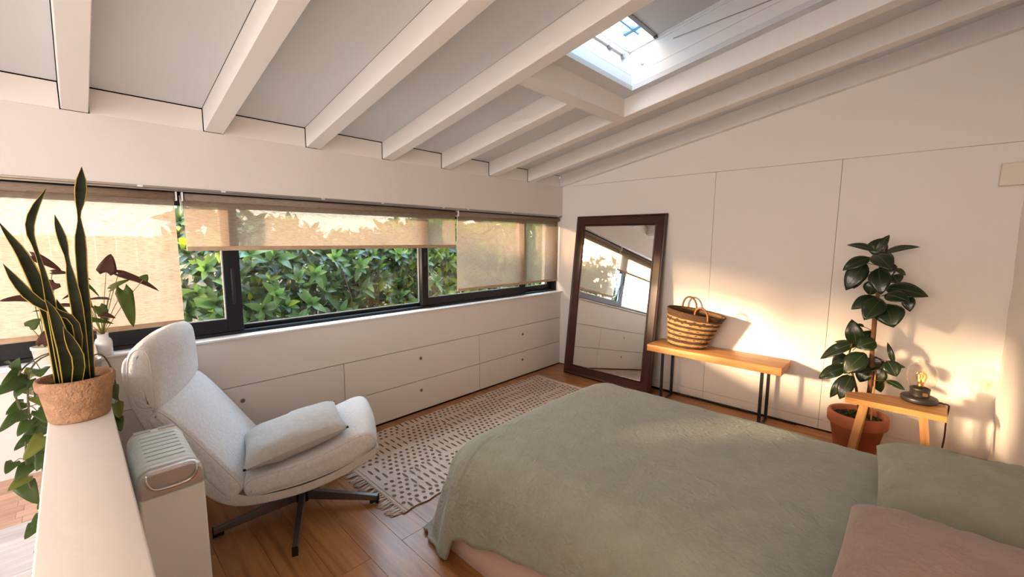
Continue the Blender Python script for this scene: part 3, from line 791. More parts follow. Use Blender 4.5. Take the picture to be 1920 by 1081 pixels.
def table_lamp():
    t = thing('table_lamp', 'small lamp with a clear glass globe on a round black base, on the stool', 'lamp', (3.088, -.432, .501))
    BRZ = mat('lamp_base_black', (0.022, 0.019, 0.017), 0.42, spec=0.5)
    ob('base', MB().lathe([(.0, 0), (.070, 0), (.074, .006), (.084, .008), (.087, .014), (.087, .030), (.083, .037), (.074, .041), (.050, .044), (0, .044)], 48, cap=False), BRZ, t)
    ob('collar', MB().lathe([(.046, .044), (.046, .078), (.048, .082), (.048, .092), (.043, .094), (.036, .088), (0.02, .086), (0, .086)], 40, cap=False), BRZ, t)
    ob('switch_plate', MB().box(.012, .034, -.0485, -.044, .052, .074, .002, seg=1), mat('lamp_brass', (.7, .42, .16), .3, metal=1.0), t)
    G = glass_mat('lamp_glass', (0.975, 0.955, 0.93), 0.10, power=2.2)
    prof = [(.040, .092), (.052, .100), (.063, .118), (.070, .145), (.072, .170), (.070, .198), (.062, .220), (.048, .236), (.030, .246), (.020, .250), (.018, .255), (.022, .259), (.022, .264), (.014, .267), (0, .268)]
    ob('glass_globe', MB().lathe(chaikin(prof, 1, False), 40, cap=False), G, t)
    AMB = glass_mat('bulb_amber', (0.96, 0.74, 0.42), 0.10)
    bz = .112
    ob('bulb', MB().lathe(chaikin([(.013, .0), (.014, .012), (.021, .028), (.027, .047), (.026, .062), (.019, .075), (.009, .081), (0, .083)], 2, False), 28, c=(0, 0, bz), cap=False), AMB, t)
    ob('bulb_socket', MB().lathe([(.0, .086), (.016, .086), (.016, .118), (.012, .122), (0, .122)], 20, cap=False), mat('lamp_brass', (.7, .42, .16), .3, metal=1.0), t)
    FL = bpy.data.materials.new('filament'); FL.use_nodes = True
    pb = FL.node_tree.nodes['Principled BSDF']; pb.inputs['Emission Color'].default_value = (1, .62, .25, 1); pb.inputs['Emission Strength'].default_value = 1.6
    pts = []
    for k in range(7):
        th = 2 * PI * k / 6; pts += [(.012 * math.cos(th), .012 * math.sin(th), bz + .018), (.016 * math.cos(th + .4), .016 * math.sin(th + .4), bz + .058)]
    ob('filament', MB().tube(pts, .0011, 5), FL, t)
    CB = mat('lamp_cord', (0.10, 0.018, 0.014), 0.6)
    ob('cord_plug', MB().tube([(.082, .02, .012), (.104, .03, .012)], .006, 8), BLACK, t)
    ob('cord', MB().tube(chaikin([(.100, .028, .010), (.130, .045, .006), (.140, .100, -.02), (.136, .150, -.12), (.142, .17, -.25), (.132, .20, -.40), (.130, .26, -.488), (.128, .34, -.493)], 2, False), .0045, 8), CB, t)
table_lamp()

# ------------------------------------------------------------------ leaves
def leaf_mb(base, tip, width, up, droop=.12, fold=.12, shape='ovate', mb=None, n=9, twist=0.0):
    mb = mb or MB()
    B = Vector(base); T = Vector(tip); ax = T - B; L = ax.length
    if L < 1e-4: return mb
    d = ax / L; upv = Vector(up); upv = (upv - d * upv.dot(d))
    if upv.length < 1e-3: upv = Vector((0, 0, 1)) - d * d.z
    upv.normalize(); side = d.cross(upv).normalized()
    def wprof(t):
        if shape == 'ovate': return math.sin(PI * min(1, t * .985 + .012) ** .82) ** .8
        if shape == 'heart': return (min(1, (t + .03) * 7) ** .5) * (1 - t) ** .62 * 1.15
        if shape == 'lance': return math.sin(PI * t ** .7) ** .75
        return 1
    ws = (-1, -.55, 0, .55, 1)
    for_fn = []
    def P(i, j):
        t = i / (n - 1); c = ws[j]
        w = max(wprof(t), .012) * width / 2
        ang = twist * t
        sd = side * math.cos(ang) + upv * math.sin(ang); uu = upv * math.cos(ang) - side * math.sin(ang)
        back = 0.0
        if shape == 'heart': back = -.16 * L * (abs(c) ** 1.5) * max(0, 1 - t * 4)
        p = B + d * (t * L + back) + uu * (droop * L * math.sin(PI * t) * 1.0) + sd * (c * w) + uu * (fold * abs(c) * w)
        return p
    mb.grid(n, 5, P)
    return mb

LEAFD = mat('rubber_leaf', (0.014, 0.032, 0.008), 0.30, spec=0.5, var=.3, vscale=6, coat=.25)
LEAFM = mat('leaf_midrib', (0.10, 0.14, 0.04), 0.5)
TWIG = mat('brown_stem', (0.20, 0.095, 0.045), 0.75, var=.35, vscale=25, bump=.3, bscale=60)
SOIL = mat('potting_soil', (0.035, 0.020, 0.012), 0.95, color2=(0.012, .008, .005), vscale=50, bump=.9, bscale=70)
CAMP = Vector((2.97, -3.98, 1.49))

RB_, RT_ = None, None
def rubber_plant():
    o = Vector((2.80, -.275, 0))
    t = thing('rubber_plant', 'tall rubber plant with dark glossy leaves in a terracotta pot by the stool', 'plant', o)
    TER = mat('terracotta', (0.47, 0.155, 0.072), 0.75, var=.18, vscale=9, bump=.12, bscale=40)
    ob('pot', MB().lathe([(.0, 0), (.108, 0), (.112, .005), (.150, .215), (.163, .218), (.168, .226), (.170, .285), (.164, .300), (.152, .302), (.146, .290), (.142, .255)], 48, cap=False), TER, t)
    ob('soil', MB().grid(10, 33, lambda i, j: (.145 * i / 9 * math.cos(2 * PI * j / 32), .145 * i / 9 * math.sin(2 * PI * j / 32), .262 + .006 * noise.noise(Vector((i, j, 0))) * (1 if i < 9 else 0))), SOIL, t)
    mo = MB(); r = random.Random(5)
    MOSS = mat('moss', (0.075, 0.095, 0.02), 0.95, var=.6, vscale=60, bump=.8, bscale=90)
    for k in range(60):
        a = r.uniform(0, 2 * PI); rr = .12 * math.sqrt(r.random()); s = r.uniform(.006, .015)
        bm = bmesh.new(); bmesh.ops.create_icosphere(bm, subdivisions=1, radius=s, matrix=Matrix.Translation((rr * math.cos(a), rr * math.sin(a), .268)))
        mo.take(bm, 0, True)
    ob('moss', mo, MOSS, t, kind='stuff')
    ob('trunk', MB().tube([(.045, .0, .255), (.050, .01, .50), (.042, .01, .72), (.036, .01, .98), (.040, .015, 1.16), (.038, .01, 1.30), (.050, .01, 1.46)], [.013, .014, .013, .014, .011, .009, .005], 10), TWIG, t)
    ob('side_stem', MB().tube([(.02, -.02, .26), (-.02, -.03, .48), (-.06, -.04, .62), (-.075, -.03, .72), (-.06, -.02, .84)], [.009, .008, .007, .005, .003], 8), TWIG, t)
    ob('support_stick', MB().tube([(.075, -.03, .25), (.070, .02, .62)], .005, 8), PINEZ, t)
    for b, tp, w, e in RUBBER:
        b = Vector(b) - o; tp = Vector(tp) - o
        cam_d = (CAMP - o - b).normalized()
        up = cam_d * (1 - e) + Vector((0, 0, 1)) * (e + .12)
        L = (tp - b).length
        mb = leaf_mb(b, tp, max(w * 1.28, .022), up, .10, .10)
        lf = ob('leaf', mb, LEAFD, t)
        md = lf.modifiers.new('thickness', 'SOLIDIFY'); md.thickness = .0014
        dd = (tp - b).normalized(); u2 = (up - dd * up.dot(dd)).normalized()
        ob('midrib', MB().tube([b + dd * (L * k / 6) + u2 * (.10 * L * math.sin(PI * k / 6) + .0016) for k in range(7)], [.0016] * 6 + [.0006], 4), LEAFM, lf)
        stem_x = .040 if b.z > .9 or b.x > .02 else -.06
        ob('stalk', MB().tube([(stem_x, .0, b.z - .02), tuple(b)], .0022, 5), TWIG, lf)
rubber_plant()

# ------------------------------------------------------------------ snake plant on the half wall
def snake_plant():
    o = Vector((1.19, -4.0, .951))
    t = thing('snake_plant', 'tall yellow-edged snake plant in a rough clay pot on the half wall', 'plant', o)
    CL = mat('rough_clay', (0.50, 0.29, 0.165), 0.9, var=.3, vscale=35, bump=1.0, bscale=130, detail=8)
    pot = MB().lathe([(0, 0), (.064, 0), (.067, .004), (.079, .092), (.0795, .096), (.084, .098), (.086, .103), (.0865, .120), (.084, .127), (.079, .127), (.076, .120), (.074, .10)], 56, cap=False)
    rr = random.Random(4)
    ob('pot', pot, CL, t)
    ob('soil', MB().lathe([(0, .104), (.04, .106), (.0755, .102)], 32, cap=False), SOIL, t)
    GR_ = mat('snake_leaf', (0.012, 0.020, 0.005), 0.5, color2=(0.004, 0.007, 0.003), vscale=14, stretch=(1, 1, 4), spec=.22)
    YL = mat('snake_leaf_edge', (0.42, 0.30, 0.045), 0.45)
    for pts in SNAKE:
        P = [(Vector(p) - o, w) for p, w in pts]
        P[0] = (Vector((P[0][0].x * .6, P[0][0].y, .103)), P[0][1])
        # resample
        fine = chaikin([(p.x, p.y, p.z, w * 1.22) for p, w in P], 1, False)
        mb = MB(); n = len(fine)
        cols = (-1, -.86, 0, .86, 1)
        def fn(i, j):
            p = Vector(fine[i][:3]); w = fine[i][3] / 2
            a = Vector(fine[max(0, i - 1)][:3]); b = Vector(fine[min(n - 1, i + 1)][:3]); d = (b - a).normalized()
            cd = (CAMP - o - p).normalized(); s = d.cross(cd).normalized(); u = s.cross(d)
            c = cols[j]
            return p + s * (c * w) + u * (.22 * w * abs(c))
        mb.grid(n, 5, fn)
        mb.m = [1 if (q % 4) in (0, 3) else 0 for q in range(len(mb.f))]
        lf = ob('leaf', mb, [GR_, YL], t)
        md = lf.modifiers.new('thickness', 'SOLIDIFY'); md.thickness = .002
snake_plant()

# ------------------------------------------------------------------ philodendrons on the window sill
BRW = mat('philodendron_under', (0.090, 0.030, 0.022), 0.5, var=.3, vscale=20, translucent=.15)
GRN = mat('philodendron_green', (0.075, 0.105, 0.018), 0.45, var=.3, vscale=20, translucent=.35)
STG = mat('green_stalk', (0.20, 0.20, 0.05), 0.5)
def philo(name, label, loc, leaves, build_pot, crown):
    o = Vector(loc)
    t = thing(name, label, 'plant', o)
    build_pot(t)
    for b, tp, w, e, k in leaves:
        b = Vector(b) - o; tp = Vector(tp) - o
        cd = Vector((1, 0.05, .0))
        up = cd * (1 - e) + Vector((0, 0, 1)) * (e + .1)
        lf = ob('leaf', leaf_mb(b, b + (tp - b) * 1.08, w * 1.3, up, .08, .12, 'heart'), GRN if k else BRW, t)
        md = lf.modifiers.new('thickness', 'SOLIDIFY'); md.thickness = .001
        c = Vector(crown); m = (b + c) / 2 + Vector((.01, 0, .02))
        ob('stalk', MB().tube(chaikin([tuple(c), tuple(m), tuple(b)], 2, False), .0018, 5), STG, lf)
def white_pot(t):
    WP = mat('white_ceramic', (0.78, 0.68, 0.58), 0.35, spec=.5)
    ob('pot', MB().lathe([(0, 0), (.036, 0), (.038, .003), (.045, .070), (.048, .071), (.048, .084), (.045, .085), (.043, .07)], 36, cap=False), WP, t)
    ob('soil', MB().lathe([(0, .068), (.0435, .066)], 24, cap=False), SOIL, t)
def jar(t):
    ob('jar', MB().lathe([(0, 0), (.030, 0), (.033, .003), (.034, .07), (.028, .085), (.022, .09), (.022, .11), (.024, .112)], 28, cap=False), mat('white_glazed', (0.72, 0.72, 0.74), 0.2, spec=.6), t)
    ob('soil', MB().lathe([(0, .095), (.0215, .094)], 20, cap=False), SOIL, t)
Lf = [q for q in PHILO if q[0][1] < -3.99]
Rt = [q for q in PHILO if q[0][1] >= -3.99]
philo('potted_philodendron', 'philodendron with red-brown heart leaves in a white pot on the window sill', (.006, -4.10, .887), Lf, white_pot, (0, 0, .075))
philo('potted_philodendron', 'philodendron with drooping green leaf in a white jar beside the chair headrest', (.004, -3.90, .887), Rt, jar, (0, 0, .10))

# ------------------------------------------------------------------ trailing pothos
def pothos():
    o = Vector((.84, -3.985, .951))
    t = thing('trailing_pothos', 'trailing green pothos hanging down both sides of the half wall', 'plant', o)
    ob('pot', MB().lathe([(0, 0), (.042, 0), (.052, .085), (.055, .086), (.055, .097), (.052, .099), (.049, .097), (.048, .08)], 32, cap=False), mat('grey_glaze', (0.32, 0.31, 0.31), 0.2, spec=.6), t)
    ob('soil', MB().lathe([(0, .082), (.048, .08)], 24, cap=False), SOIL, t)
    PG = mat('pothos_leaf', (0.055, 0.105, 0.020), 0.4, var=.4, vscale=12, translucent=.25, spec=.5)
    PY = mat('pothos_leaf_light', (0.15, 0.17, 0.03), 0.4, translucent=.3)
    VN = mat('pothos_vine', (0.10, 0.085, 0.04), 0.6)
    vines = [[(0, 0, .08), (-.03, -.05, .14), (-.06, -.125, .10), (-.06, -.14, -.01), (-.055, -.142, -.12), (-.06, -.128, -.27), (-.02, -.118, -.375), (.12, -.12, -.45), (.20, -.13, -.50), (.22, -.14, -.55)],
             [(0, 0, .08), (-.02, -.06, .15), (-.05, -.15, .09), (-.06, -.17, .0), (-.05, -.15, -.10), (-.03, -.16, -.22), (-.04, -.165, -.30), (-.02, -.15, -.38)],
             [(0, 0, .08), (-.03, .05, .12), (-.02, .08, .04), (-.01, .085, -.10), (-.03, .085, -.20)]]
    for v in vines: ob('vine', MB().tube(chaikin(v, 2, False), .0028, 6), VN, t)
    k = 0
    allv = [Vector(q) for v in vines for q in chaikin(v, 2, False)]
    for b, tp, w in POTHOS:
        b = Vector(b) - o; tp = Vector(tp) - o; k += 1
        up = Vector((1, .1 * math.sin(k * 2.3), .5 + .4 * math.sin(k * 1.7)))
        lf = ob('leaf', leaf_mb(b, b + (tp - b) * 1.12, w * 1.45, up, .10, .14, 'heart'), PY if k % 6 == 0 else PG, t)
        md = lf.modifiers.new('thickness', 'SOLIDIFY'); md.thickness = .001
        near = min(allv, key=lambda q: (q - b).length + .3 * max(0, b.z - q.z))
        ob('stalk', MB().tube([tuple(near), tuple((near + b) / 2 + Vector((0, 0, .008))), tuple(b)], .0014, 5), VN, lf)
pothos()

# ------------------------------------------------------------------ rug
def rug():
    x0, x1, y0, y1 = .105, 1.085, -2.845, -.555
    t = thing('woven_rug', 'beige openwork rug with brown dots, dashes and fringes on the wood floor', 'rug', ((x0 + x1) / 2, (y0 + y1) / 2, .0))
    w, h = (x1 - x0) / 2, (y1 - y0) / 2
    RG = mat('rug_wool', (0.78, 0.67, 0.58), 0.95, var=.12, vscale=90, bump=.6, bscale=220)
    RB = mat('rug_brown', (0.23, 0.145, 0.10), 0.95, var=.4, vscale=200)
    def top(i, j):
        xx = -w + 2 * w * i / 60; yy = -h + 2 * h * j / 140
        e = .006 * math.sin(yy * 40) if i in (0, 60) else 0
        return (xx + (e if i == 0 else -e if i == 60 else 0), yy, .008 + .0012 * noise.noise(Vector((xx * 9, yy * 9, 0))))
    mb = MB().grid(61, 141, top)
    ob('pile', mb, RG, t)
    boxo('backing', RG, t, -w + .008, w - .008, -h, h, .0005, .006)
    dots = MB(); rr = random.Random(2)
    cw, ch = .046, .046
    nx, ny = int(2 * w / cw), int(2 * h / ch)
    for i in range(nx):
        for j in range(ny):
            cx = -w + cw * (i + .5) + .01; cy = -h + ch * (j + .5) + (.5 * ch if i % 2 else 0)
            if abs(cy) > h - .035: continue
            u = (cx + w) / .52; v = (cy + h) / .66
            a = abs(((u + v) % 1) - .5); b = abs(((u - v) % 1) - .5)
            jx, jy = rr.uniform(-.003, .003), rr.uniform(-.003, .003)
            dash = a + b > .56
            if dash:
                if i % 2: continue
                lx, ly = .036, .0075
            else: lx, ly = rr.uniform(.0115, .0145), rr.uniform(.0105, .0135)
            n = 8
            dots.add([(max(-w + .004, min(w - .004, cx + jx + lx * math.cos(2 * PI * k / n + .3))), cy + jy + ly * math.sin(2 * PI * k / n + .3), .0102) for k in range(n)], [list(range(n))])
    ob('woven_dots', dots, RB, t, kind='stuff')
    for s in (-1, 1):
        ob('border', MB().tube([(-w, s * (h - .006), .009), (w, s * (h - .006), .009)], .006, 8), RG, t)
        ob('border', MB().tube([(-w, s * (h - .028), .009), (w, s * (h - .028), .009)], .004, 8), RG, t)
    tas = []
    for v in range(4):
        m = MB(); r2 = random.Random(v)
        for q in range(5):
            ox = r2.uniform(-.008, .008)
            pts = [(ox * .3, 0, .008), (ox * .4 + r2.uniform(-.003, .003), -.02, .010), (ox + r2.uniform(-.005, .005), -.045, .006), (ox * 1.6 + r2.uniform(-.006, .006), -.065 - r2.uniform(0, .02), .003)]
            m.tube(pts, [.003, .0027, .0024, .0015], 5)
        tas.append(m.mesh('tassel', RG))
    nT = 40
    for s in (-1, 1):
        for k in range(nT):
            o = link('tassel', tas[(k * 7 + (s > 0)) % 4], t, (-w + 2 * w * (k + .5) / nT, s * (h - .004), 0))
            o.rotation_euler = (0, 0, (PI if s > 0 else 0) + rr.uniform(-.35, .35))
            if s > 0: o.scale = (1, .55, 1)
rug()

# ------------------------------------------------------------------ lounge chair
FAB = mat('chair_fabric', (0.68, 0.665, 0.665), 0.9, var=.10, vscale=60, bump=.4, bscale=90, sheen=.3, crinkle=.35, cscale=34)
FAB2 = mat('chair_shell_fabric', (0.63, 0.59, 0.56), 0.9, var=.08, vscale=60, bump=.3, bscale=90)
def puffy(profile, x0, x1, r, seg=7, crown=0.0, n=2, bulge=None):
    prof = chaikin(profile, n)
    cx = sum(p[0] for p in prof) / len(prof); cz = sum(p[1] for p in prof) / len(prof)
    mb = MB(); N = len(prof)
    secs = []
    for k in range(seg + 1):
        th = PI / 2 * k / seg
        secs.append((x0 + r * (1 - math.cos(th)) if False else x0 + r * (1 - math.sin(th)), r * (1 - math.cos(th))))
    secs = [(x0 + r * (1 - math.cos(PI / 2 * k / seg)), r * (1 - math.sin(PI / 2 * k / seg))) for k in range(seg + 1)]
    mid = [(x0 + r + (x1 - x0 - 2 * r) * k / 8, 0) for k in range(1, 8)]
    secs = secs + mid + [(x0 + x1 - a, b) for a, b in secs[::-1]]
    # outward normals for the inset
    nr = []
    for i in range(N):
        a = prof[i - 1]; b = prof[(i + 1) % N]; tx, tz = b[0] - a[0], b[1] - a[1]; l = math.hypot(tx, tz) or 1
        nx, nz = tz / l, -tx / l
        if (prof[i][0] - cx) * nx + (prof[i][1] - cz) * nz < 0: nx, nz = -nx, -nz
        nr.append((nx, nz))
    def P(i, j):
        x, ins = secs[i]; j = j % N
        t = (x - x0) / (x1 - x0); cr = crown * (1 - (2 * t - 1) ** 2)
        return (x, prof[j][0] + nr[j][0] * (cr - ins), prof[j][1] + nr[j][1] * (cr - ins))
    mb.grid(len(secs), N + 1, P)
    for i, rev in ((0, False), (len(secs) - 1, True)):
        q = [(j, N - 1 - j, N - 2 - j, j + 1) for j in range(N // 2 - 1)]
        mb.add([P(i, j) for j in range(N)], [f if rev else f[::-1] for f in q], 0, True)
    return mb
def lounge_chair():
    ang = -math.radians(23)
    t = thing('lounge_chair', 'light grey upholstered swivel lounge chair with headrest by the half wall', 'chair', (.61, -3.19, 0), ang)
    A0 = -.214
    def pr_(pts): return [(a + A0, z) for a, z in pts]
    X0, X1 = -.245, .338
    # upholstered shell
    outer = [(-.350, 1.01), (-.398, .985), (-.392, .82), (-.31, .60), (-.175, .36), (-.06, .252), (.10, .240), (.27, .254), (.44, .302), (.578, .368), (.606, .415), (.575, .408), (.43, .334), (.27, .290), (.10, .276), (-.02, .290), (-.12, .40), (-.25, .61), (-.345, .82), (-.352, .94)]
    ob('shell', puffy(pr_(outer), X0 - .012, X1 - .008, .010, 4, 0.0, 2), FAB2, t)
    seat = [(-.002, .305), (-.006, .345), (.012, .380), (.10, .392), (.27, .418), (.43, .476), (.51, .506), (.562, .504), (.592, .466), (.586, .428), (.550, .400), (.44, .346), (.27, .302), (.10, .286), (.02, .288)]
    back = [(-.270, .760), (-.16, .605), (-.06, .448), (-.008, .372), (-.004, .335), (-.040, .298), (-.078, .303), (-.125, .372), (-.225, .535), (-.326, .69), (-.334, .73), (-.305, .766)]
    head = [(-.288, .764), (-.284, .80), (-.286, .90), (-.290, .985), (-.298, 1.018), (-.322, 1.040), (-.352, 1.035), (-.376, .995), (-.384, .92), (-.374, .81), (-.358, .774), (-.32, .760)]
    for nm, prof, rad, crw, xa, xb in (('seat_cushion', seat, .034, .016, X0, X1), ('back_cushion', back, .030, .016, X0 - .030, X1), ('headrest', head, .036, .024, X0 - .040, X1 + .004)):
        c_ = ob(nm, puffy(pr_(prof), xa, xb, rad, 7, crw, 2), FAB, t)
        p = chaikin(pr_(prof), 2); N = len(p); cx = sum(q[0] for q in p) / N; cz = sum(q[1] for q in p) / N
        for side in (xb - rad * .293, xa + rad * .293):
            pts = []
            for i in range(N):
                a, b = p[i - 1], p[(i + 1) % N]; tx, tz = b[0] - a[0], b[1] - a[1]; l = math.hypot(tx, tz) or 1
                nx, nz = tz / l, -tx / l
                if (p[i][0] - cx) * nx + (p[i][1] - cz) * nz < 0: nx, nz = -nx, -nz
                tt = (side - xa) / (xb - xa); ins = rad * .293 - crw * (1 - (2 * tt - 1) ** 2) - .0012
                pts.append((side, p[i][0] - nx * ins, p[i][1] - nz * ins))
            ob('piping', MB().tube(pts + [pts[0]], .0026, 6), FAB, c_)
    GM = mat('chair_metal', (0.16, 0.155, 0.155), 0.38, metal=0.7)
    ob('column', MB().lathe([(.0, .07), (.024, .07), (.024, .25), (.0, .25)], 24, cap=False), GM, t)
    ob('hub', MB().lathe([(.0, .030), (.034, .030), (.038, .036), (.038, .100), (.034, .106), (.024, .108), (0, .108)], 28, cap=False), RUBBERM, t)
    boxo('tilt_bracket', BLACK, t, -.07, .11, -.10, .10, .225, .250)
    for k in range(5):
        th = math.radians(-97 + 72 * k) - ang
        dx, dy = math.cos(th), math.sin(th); px, py = -dy, dx
        m = MB(); R0, R1 = .02, .415
        def sec(r, hw, zb, zt): return [(dx * r + px * hw * s_, dy * r + py * hw * s_, z) for s_, z in ((-1, zb), (1, zb), (1, zt), (-1, zt))]
        v = sec(R0, .015, .040, .096) + sec(R1, .012, .016, .044)
        m.add(v, [(3, 2, 1, 0), (4, 5, 6, 7), (0, 1, 5, 4), (1, 2, 6, 5), (2, 3, 7, 6), (3, 0, 4, 7)])
        a = ob('base_arm', m, GM, t)
        md = a.modifiers.new('bevel', 'BEVEL'); md.width = .002; md.segments = 2
        f = MB(); v = sec(R1 - .045, .0115, .0, .018) + sec(R1 - .002, .0115, .0, .016); f.add(v, [(3, 2, 1, 0), (4, 5, 6, 7), (0, 1, 5, 4), (1, 2, 6, 5), (2, 3, 7, 6), (3, 0, 4, 7)])
        v = sec(R1 - .002, .0128, .0, .046) + sec(R1 + .003, .0128, .0, .046); f.add(v, [(3, 2, 1, 0), (4, 5, 6, 7), (0, 1, 5, 4), (1, 2, 6, 5), (2, 3, 7, 6), (3, 0, 4, 7)])
        ob('foot_cap', f, RUBBERM, a)
    return t
lounge_chair()

def cushion_mb(w, h, d, n=22, power=3.2, pinch=.10, wr=.006, seed=0):
    """A sewn pillow: two domes that meet in a seam, corners drawn out."""
    mb = MB()
    def shape(u, v, s):
        e = max(0.0, (1 - abs(u) ** power)) * max(0.0, (1 - abs(v) ** power))
        z = s * d / 2 * e ** .5
        px = 1 - pinch * (1 - abs(v) ** 2) * .0 - pinch * (abs(u) ** 4) * (1 - v * v)
        py = 1 - pinch * (abs(v) ** 4) * (1 - u * u)
        q = noise.noise(Vector((u * 2.2 + seed, v * 2.2, s * 3))) * wr * 1.6 + noise.noise(Vector((u * 6 + seed, v * 6, s))) * wr * .6
        return (u * w / 2 * px, v * h / 2 * py, z + q * min(1, e * 3))
    def par(i): 
        t = -1 + 2 * i / (n - 1)
        return math.sin(t * PI / 2) * .5 + t * .5
    mb.grid(n, n, lambda i, j: shape(par(i), par(j), 1))
    mb.grid(n, n, lambda i, j: shape(par(n - 1 - i), par(j), -1))
    return mb
PILG = mat('cushion_linen', (0.52, 0.515, 0.50), 0.9, var=.08, vscale=40, bump=.4, bscale=70)
cu_ = ob('scatter_cushion', cushion_mb(.40, .47, .125, 24, 3.4, .05, .007, 2), PILG)
tag(cu_, 'pale grey scatter cushion lying on the lounge chair seat', 'cushion')
ang = -math.radians(23)
cu_.rotation_mode = 'XYZ'
Mc = Matrix.Translation((.61, -3.19, 0)) @ Matrix.Rotation(ang, 4, 'Z') @ Matrix.Translation((.125, -.012, .487)) @ Matrix.Rotation(math.radians(9), 4, 'Z') @ Matrix.Rotation(math.radians(12), 4, 'X')
cu_.matrix_world = Mc
for s in (-1, 1):
    for q in (-1, 1):
        ob('corner_tab', MB().box(s * .194 - .006, s * .194 + .006, q * .229 - .006, q * .229 + .006, -.004, .004, .001, seg=1), DARKGAP, cu_)

# ------------------------------------------------------------------ heater
def heater():
    t = thing('portable_heater', 'white portable radiator with chrome handle between the half wall and chair', 'heater', (.99, -3.805, 0))
    MINT = mat('heater_mint', (0.72, 0.80, 0.775), 0.4, spec=.4)
    CRM = mat('heater_white', (0.84, 0.84, 0.80), 0.45, spec=.35)
    SIL = mat('heater_silver', (0.60, 0.57, 0.55), 0.32, metal=.75)
    x0, x1, y0, y1, zt = -.212, .230, -.088, .088, .712
    def sect(x, r, ins, z0, z1):
        pts = []
        for k in range(7):
            a = PI / 2 * k / 6; pts.append((y1 - ins - r + r * math.sin(a), z1 - ins - r + r * math.cos(a)))
        out = [(x, -p[0], p[1]) for p in pts[::-1]] + [(x, p[0], p[1]) for p in pts]
        return [(x, -(y1 - ins), z0)] + out + [(x, y1 - ins, z0)]
    def hood(name, m, xs, r, z0, z1):
        rows = [sect(x, r, ins, z0, z1) for x, ins in xs]; n = len(rows[0])
        mb = MB().grid(len(rows), n, lambda i, j: rows[i][j])
        mb.add(rows[0], [list(range(n))[::-1]]); mb.add(rows[-1], [list(range(n))])
        return ob(name, mb, m, t)
    # ribbed mint body
    xs = []; N = 9; xa, xb = x0 + .05, x1 - .045
    for k in range(N):
        a = xa + (xb - xa) * k / N; b = xa + (xb - xa) * (k + 1) / N
        xs += [(a, .0045), (a + .002, .0045), (a + .004, .002), (b - .002, .002), (b, .0045)]
    hood('ribbed_body', MINT, xs, .042, .05, zt)
    hood('rear_cap', CRM, [(x0, .012), (x0 + .006, .004), (x0 + .048, 0), (x0 + .05, .004)], .042, .05, zt + .002)
    hood('front_cap', SIL, [(x1 - .047, .004), (x1 - .045, 0), (x1 - .006, 0), (x1, .006)], .040, .634, zt + .003)
    hood('front_panel', CRM, [(x1 - .047, .003), (x1 - .006, 0.001), (x1 - .001, .006)], .005, .05, .632)
    for k in range(7):
        x = xa + (xb - xa) * (k + 1.0) / N
        boxo('slot', mat('slot_shadow', (.60, .66, .64), .6), t, x - .002, x + .002, -.052, .055, zt - .0035, zt + .0004)
    for s in (-1, 1): ob('control_pad', MB().box(x0 + .014, x0 + .040, s * .038 - .026, s * .038 + .026, zt + .0, zt + .0045, .001, seg=1), mat('pad_grey', (.5, .5, .5), .5), t)
    ob('label_strip', MB().box(x1 - .066, x1 - .050, -.05, .055, zt - .002, zt + .0015, .0005, seg=1), FRAMEW, t)
    hp = [(x1 - .004, -.066, 0.706), (x1 + .008, -.068, 0.706), (x1 + .012, -.067, 0.690), (x1 + .012, -.058, 0.668), (x1 + .012, -.035, 0.656), (x1 + .012, .035, 0.656), (x1 + .012, .058, 0.668), (x1 + .012, .067, 0.690), (x1 + .008, .068, 0.706), (x1 - .004, .066, 0.706)]
    ob('handle', MB().tube(chaikin(hp, 2, False), .0048, 10), STEEL, t)
    for x in (x0 + .06, x1 - .06):
        ob('foot_bar', MB().box(x - .018, x + .018, y0 + .002, y1 - .002, .012, .05, .004, seg=2), BLACK, t)
        for s in (-1, 1): ob('caster', MB().tube([(x, s * .075 - .008, .015), (x, s * .075 + .008, .015)], .015, 16), BLACK, t)
heater()

# ------------------------------------------------------------------ bed
SAGE = mat('sage_linen', (0.318, 0.345, 0.28), 0.92, var=.10, vscale=14, bump=.5, bscale=60, crinkle=.9, cscale=15, sheen=.25, detail=8)
SAGE2 = mat('sage_pillow', (0.30, 0.312, 0.228), 0.92, var=.12, vscale=14, bump=.4, bscale=60, crinkle=.65, cscale=15, sheen=.25, detail=8)
ROSE = mat('rose_linen', (0.325, 0.212, 0.178), 0.92, var=.12, vscale=14, bump=.4, bscale=60, crinkle=.65, cscale=15, sheen=.25, detail=8)
PINK = mat('pink_sheet', (0.70, 0.52, 0.46), 0.9, bump=.15, bscale=30, var=.06)
BX0, BX1, BY0, BY1 = 1.288, 3.40, -2.84, -1.43
def bed():
    t = thing('bed', 'low double bed with a fitted pink sheet over its base', 'bed', ((BX0 + BX1) / 2, (BY0 + BY1) / 2, 0))
    w, h = (BX1 - BX0) / 2, (BY1 - BY0) / 2
    def rr_pts(w, h, r, n=6):
        out = []
        for cx, cy, a0 in ((w - r, h - r, 0), (-w + r, h - r, 90), (-w + r, -h + r, 180), (w - r, -h + r, 270)):
            for k in range(n + 1):
                a = math.radians(a0 + 90 * k / n); out.append((cx + r * math.cos(a), cy + r * math.sin(a)))
        return out
    P = rr_pts(w, h, .09)
    zs = [(.0, -.008), (.02, -.002), (.06, 0), (.09, -.006), (.13, -.024), (.18, -.055), (.24, -.10), (.30, -.17), (.35, -.28)]
    mb = MB(); n = len(P)
    def fn(i, j):
        z, ins = zs[i]; x, y = P[j % n]; s = 1 + ins / w
        wv = .004 * noise.noise(Vector((x * 6, y * 6, z * 3)))
        return (x * s + wv, y * (1 + ins / h) + wv, z)
    mb.grid(len(zs), n + 1, fn)
    mb.add([fn(8, j) for j in range(n)], [list(range(n))])
    ob('base_with_sheet', mb, PINK, t)
bed()
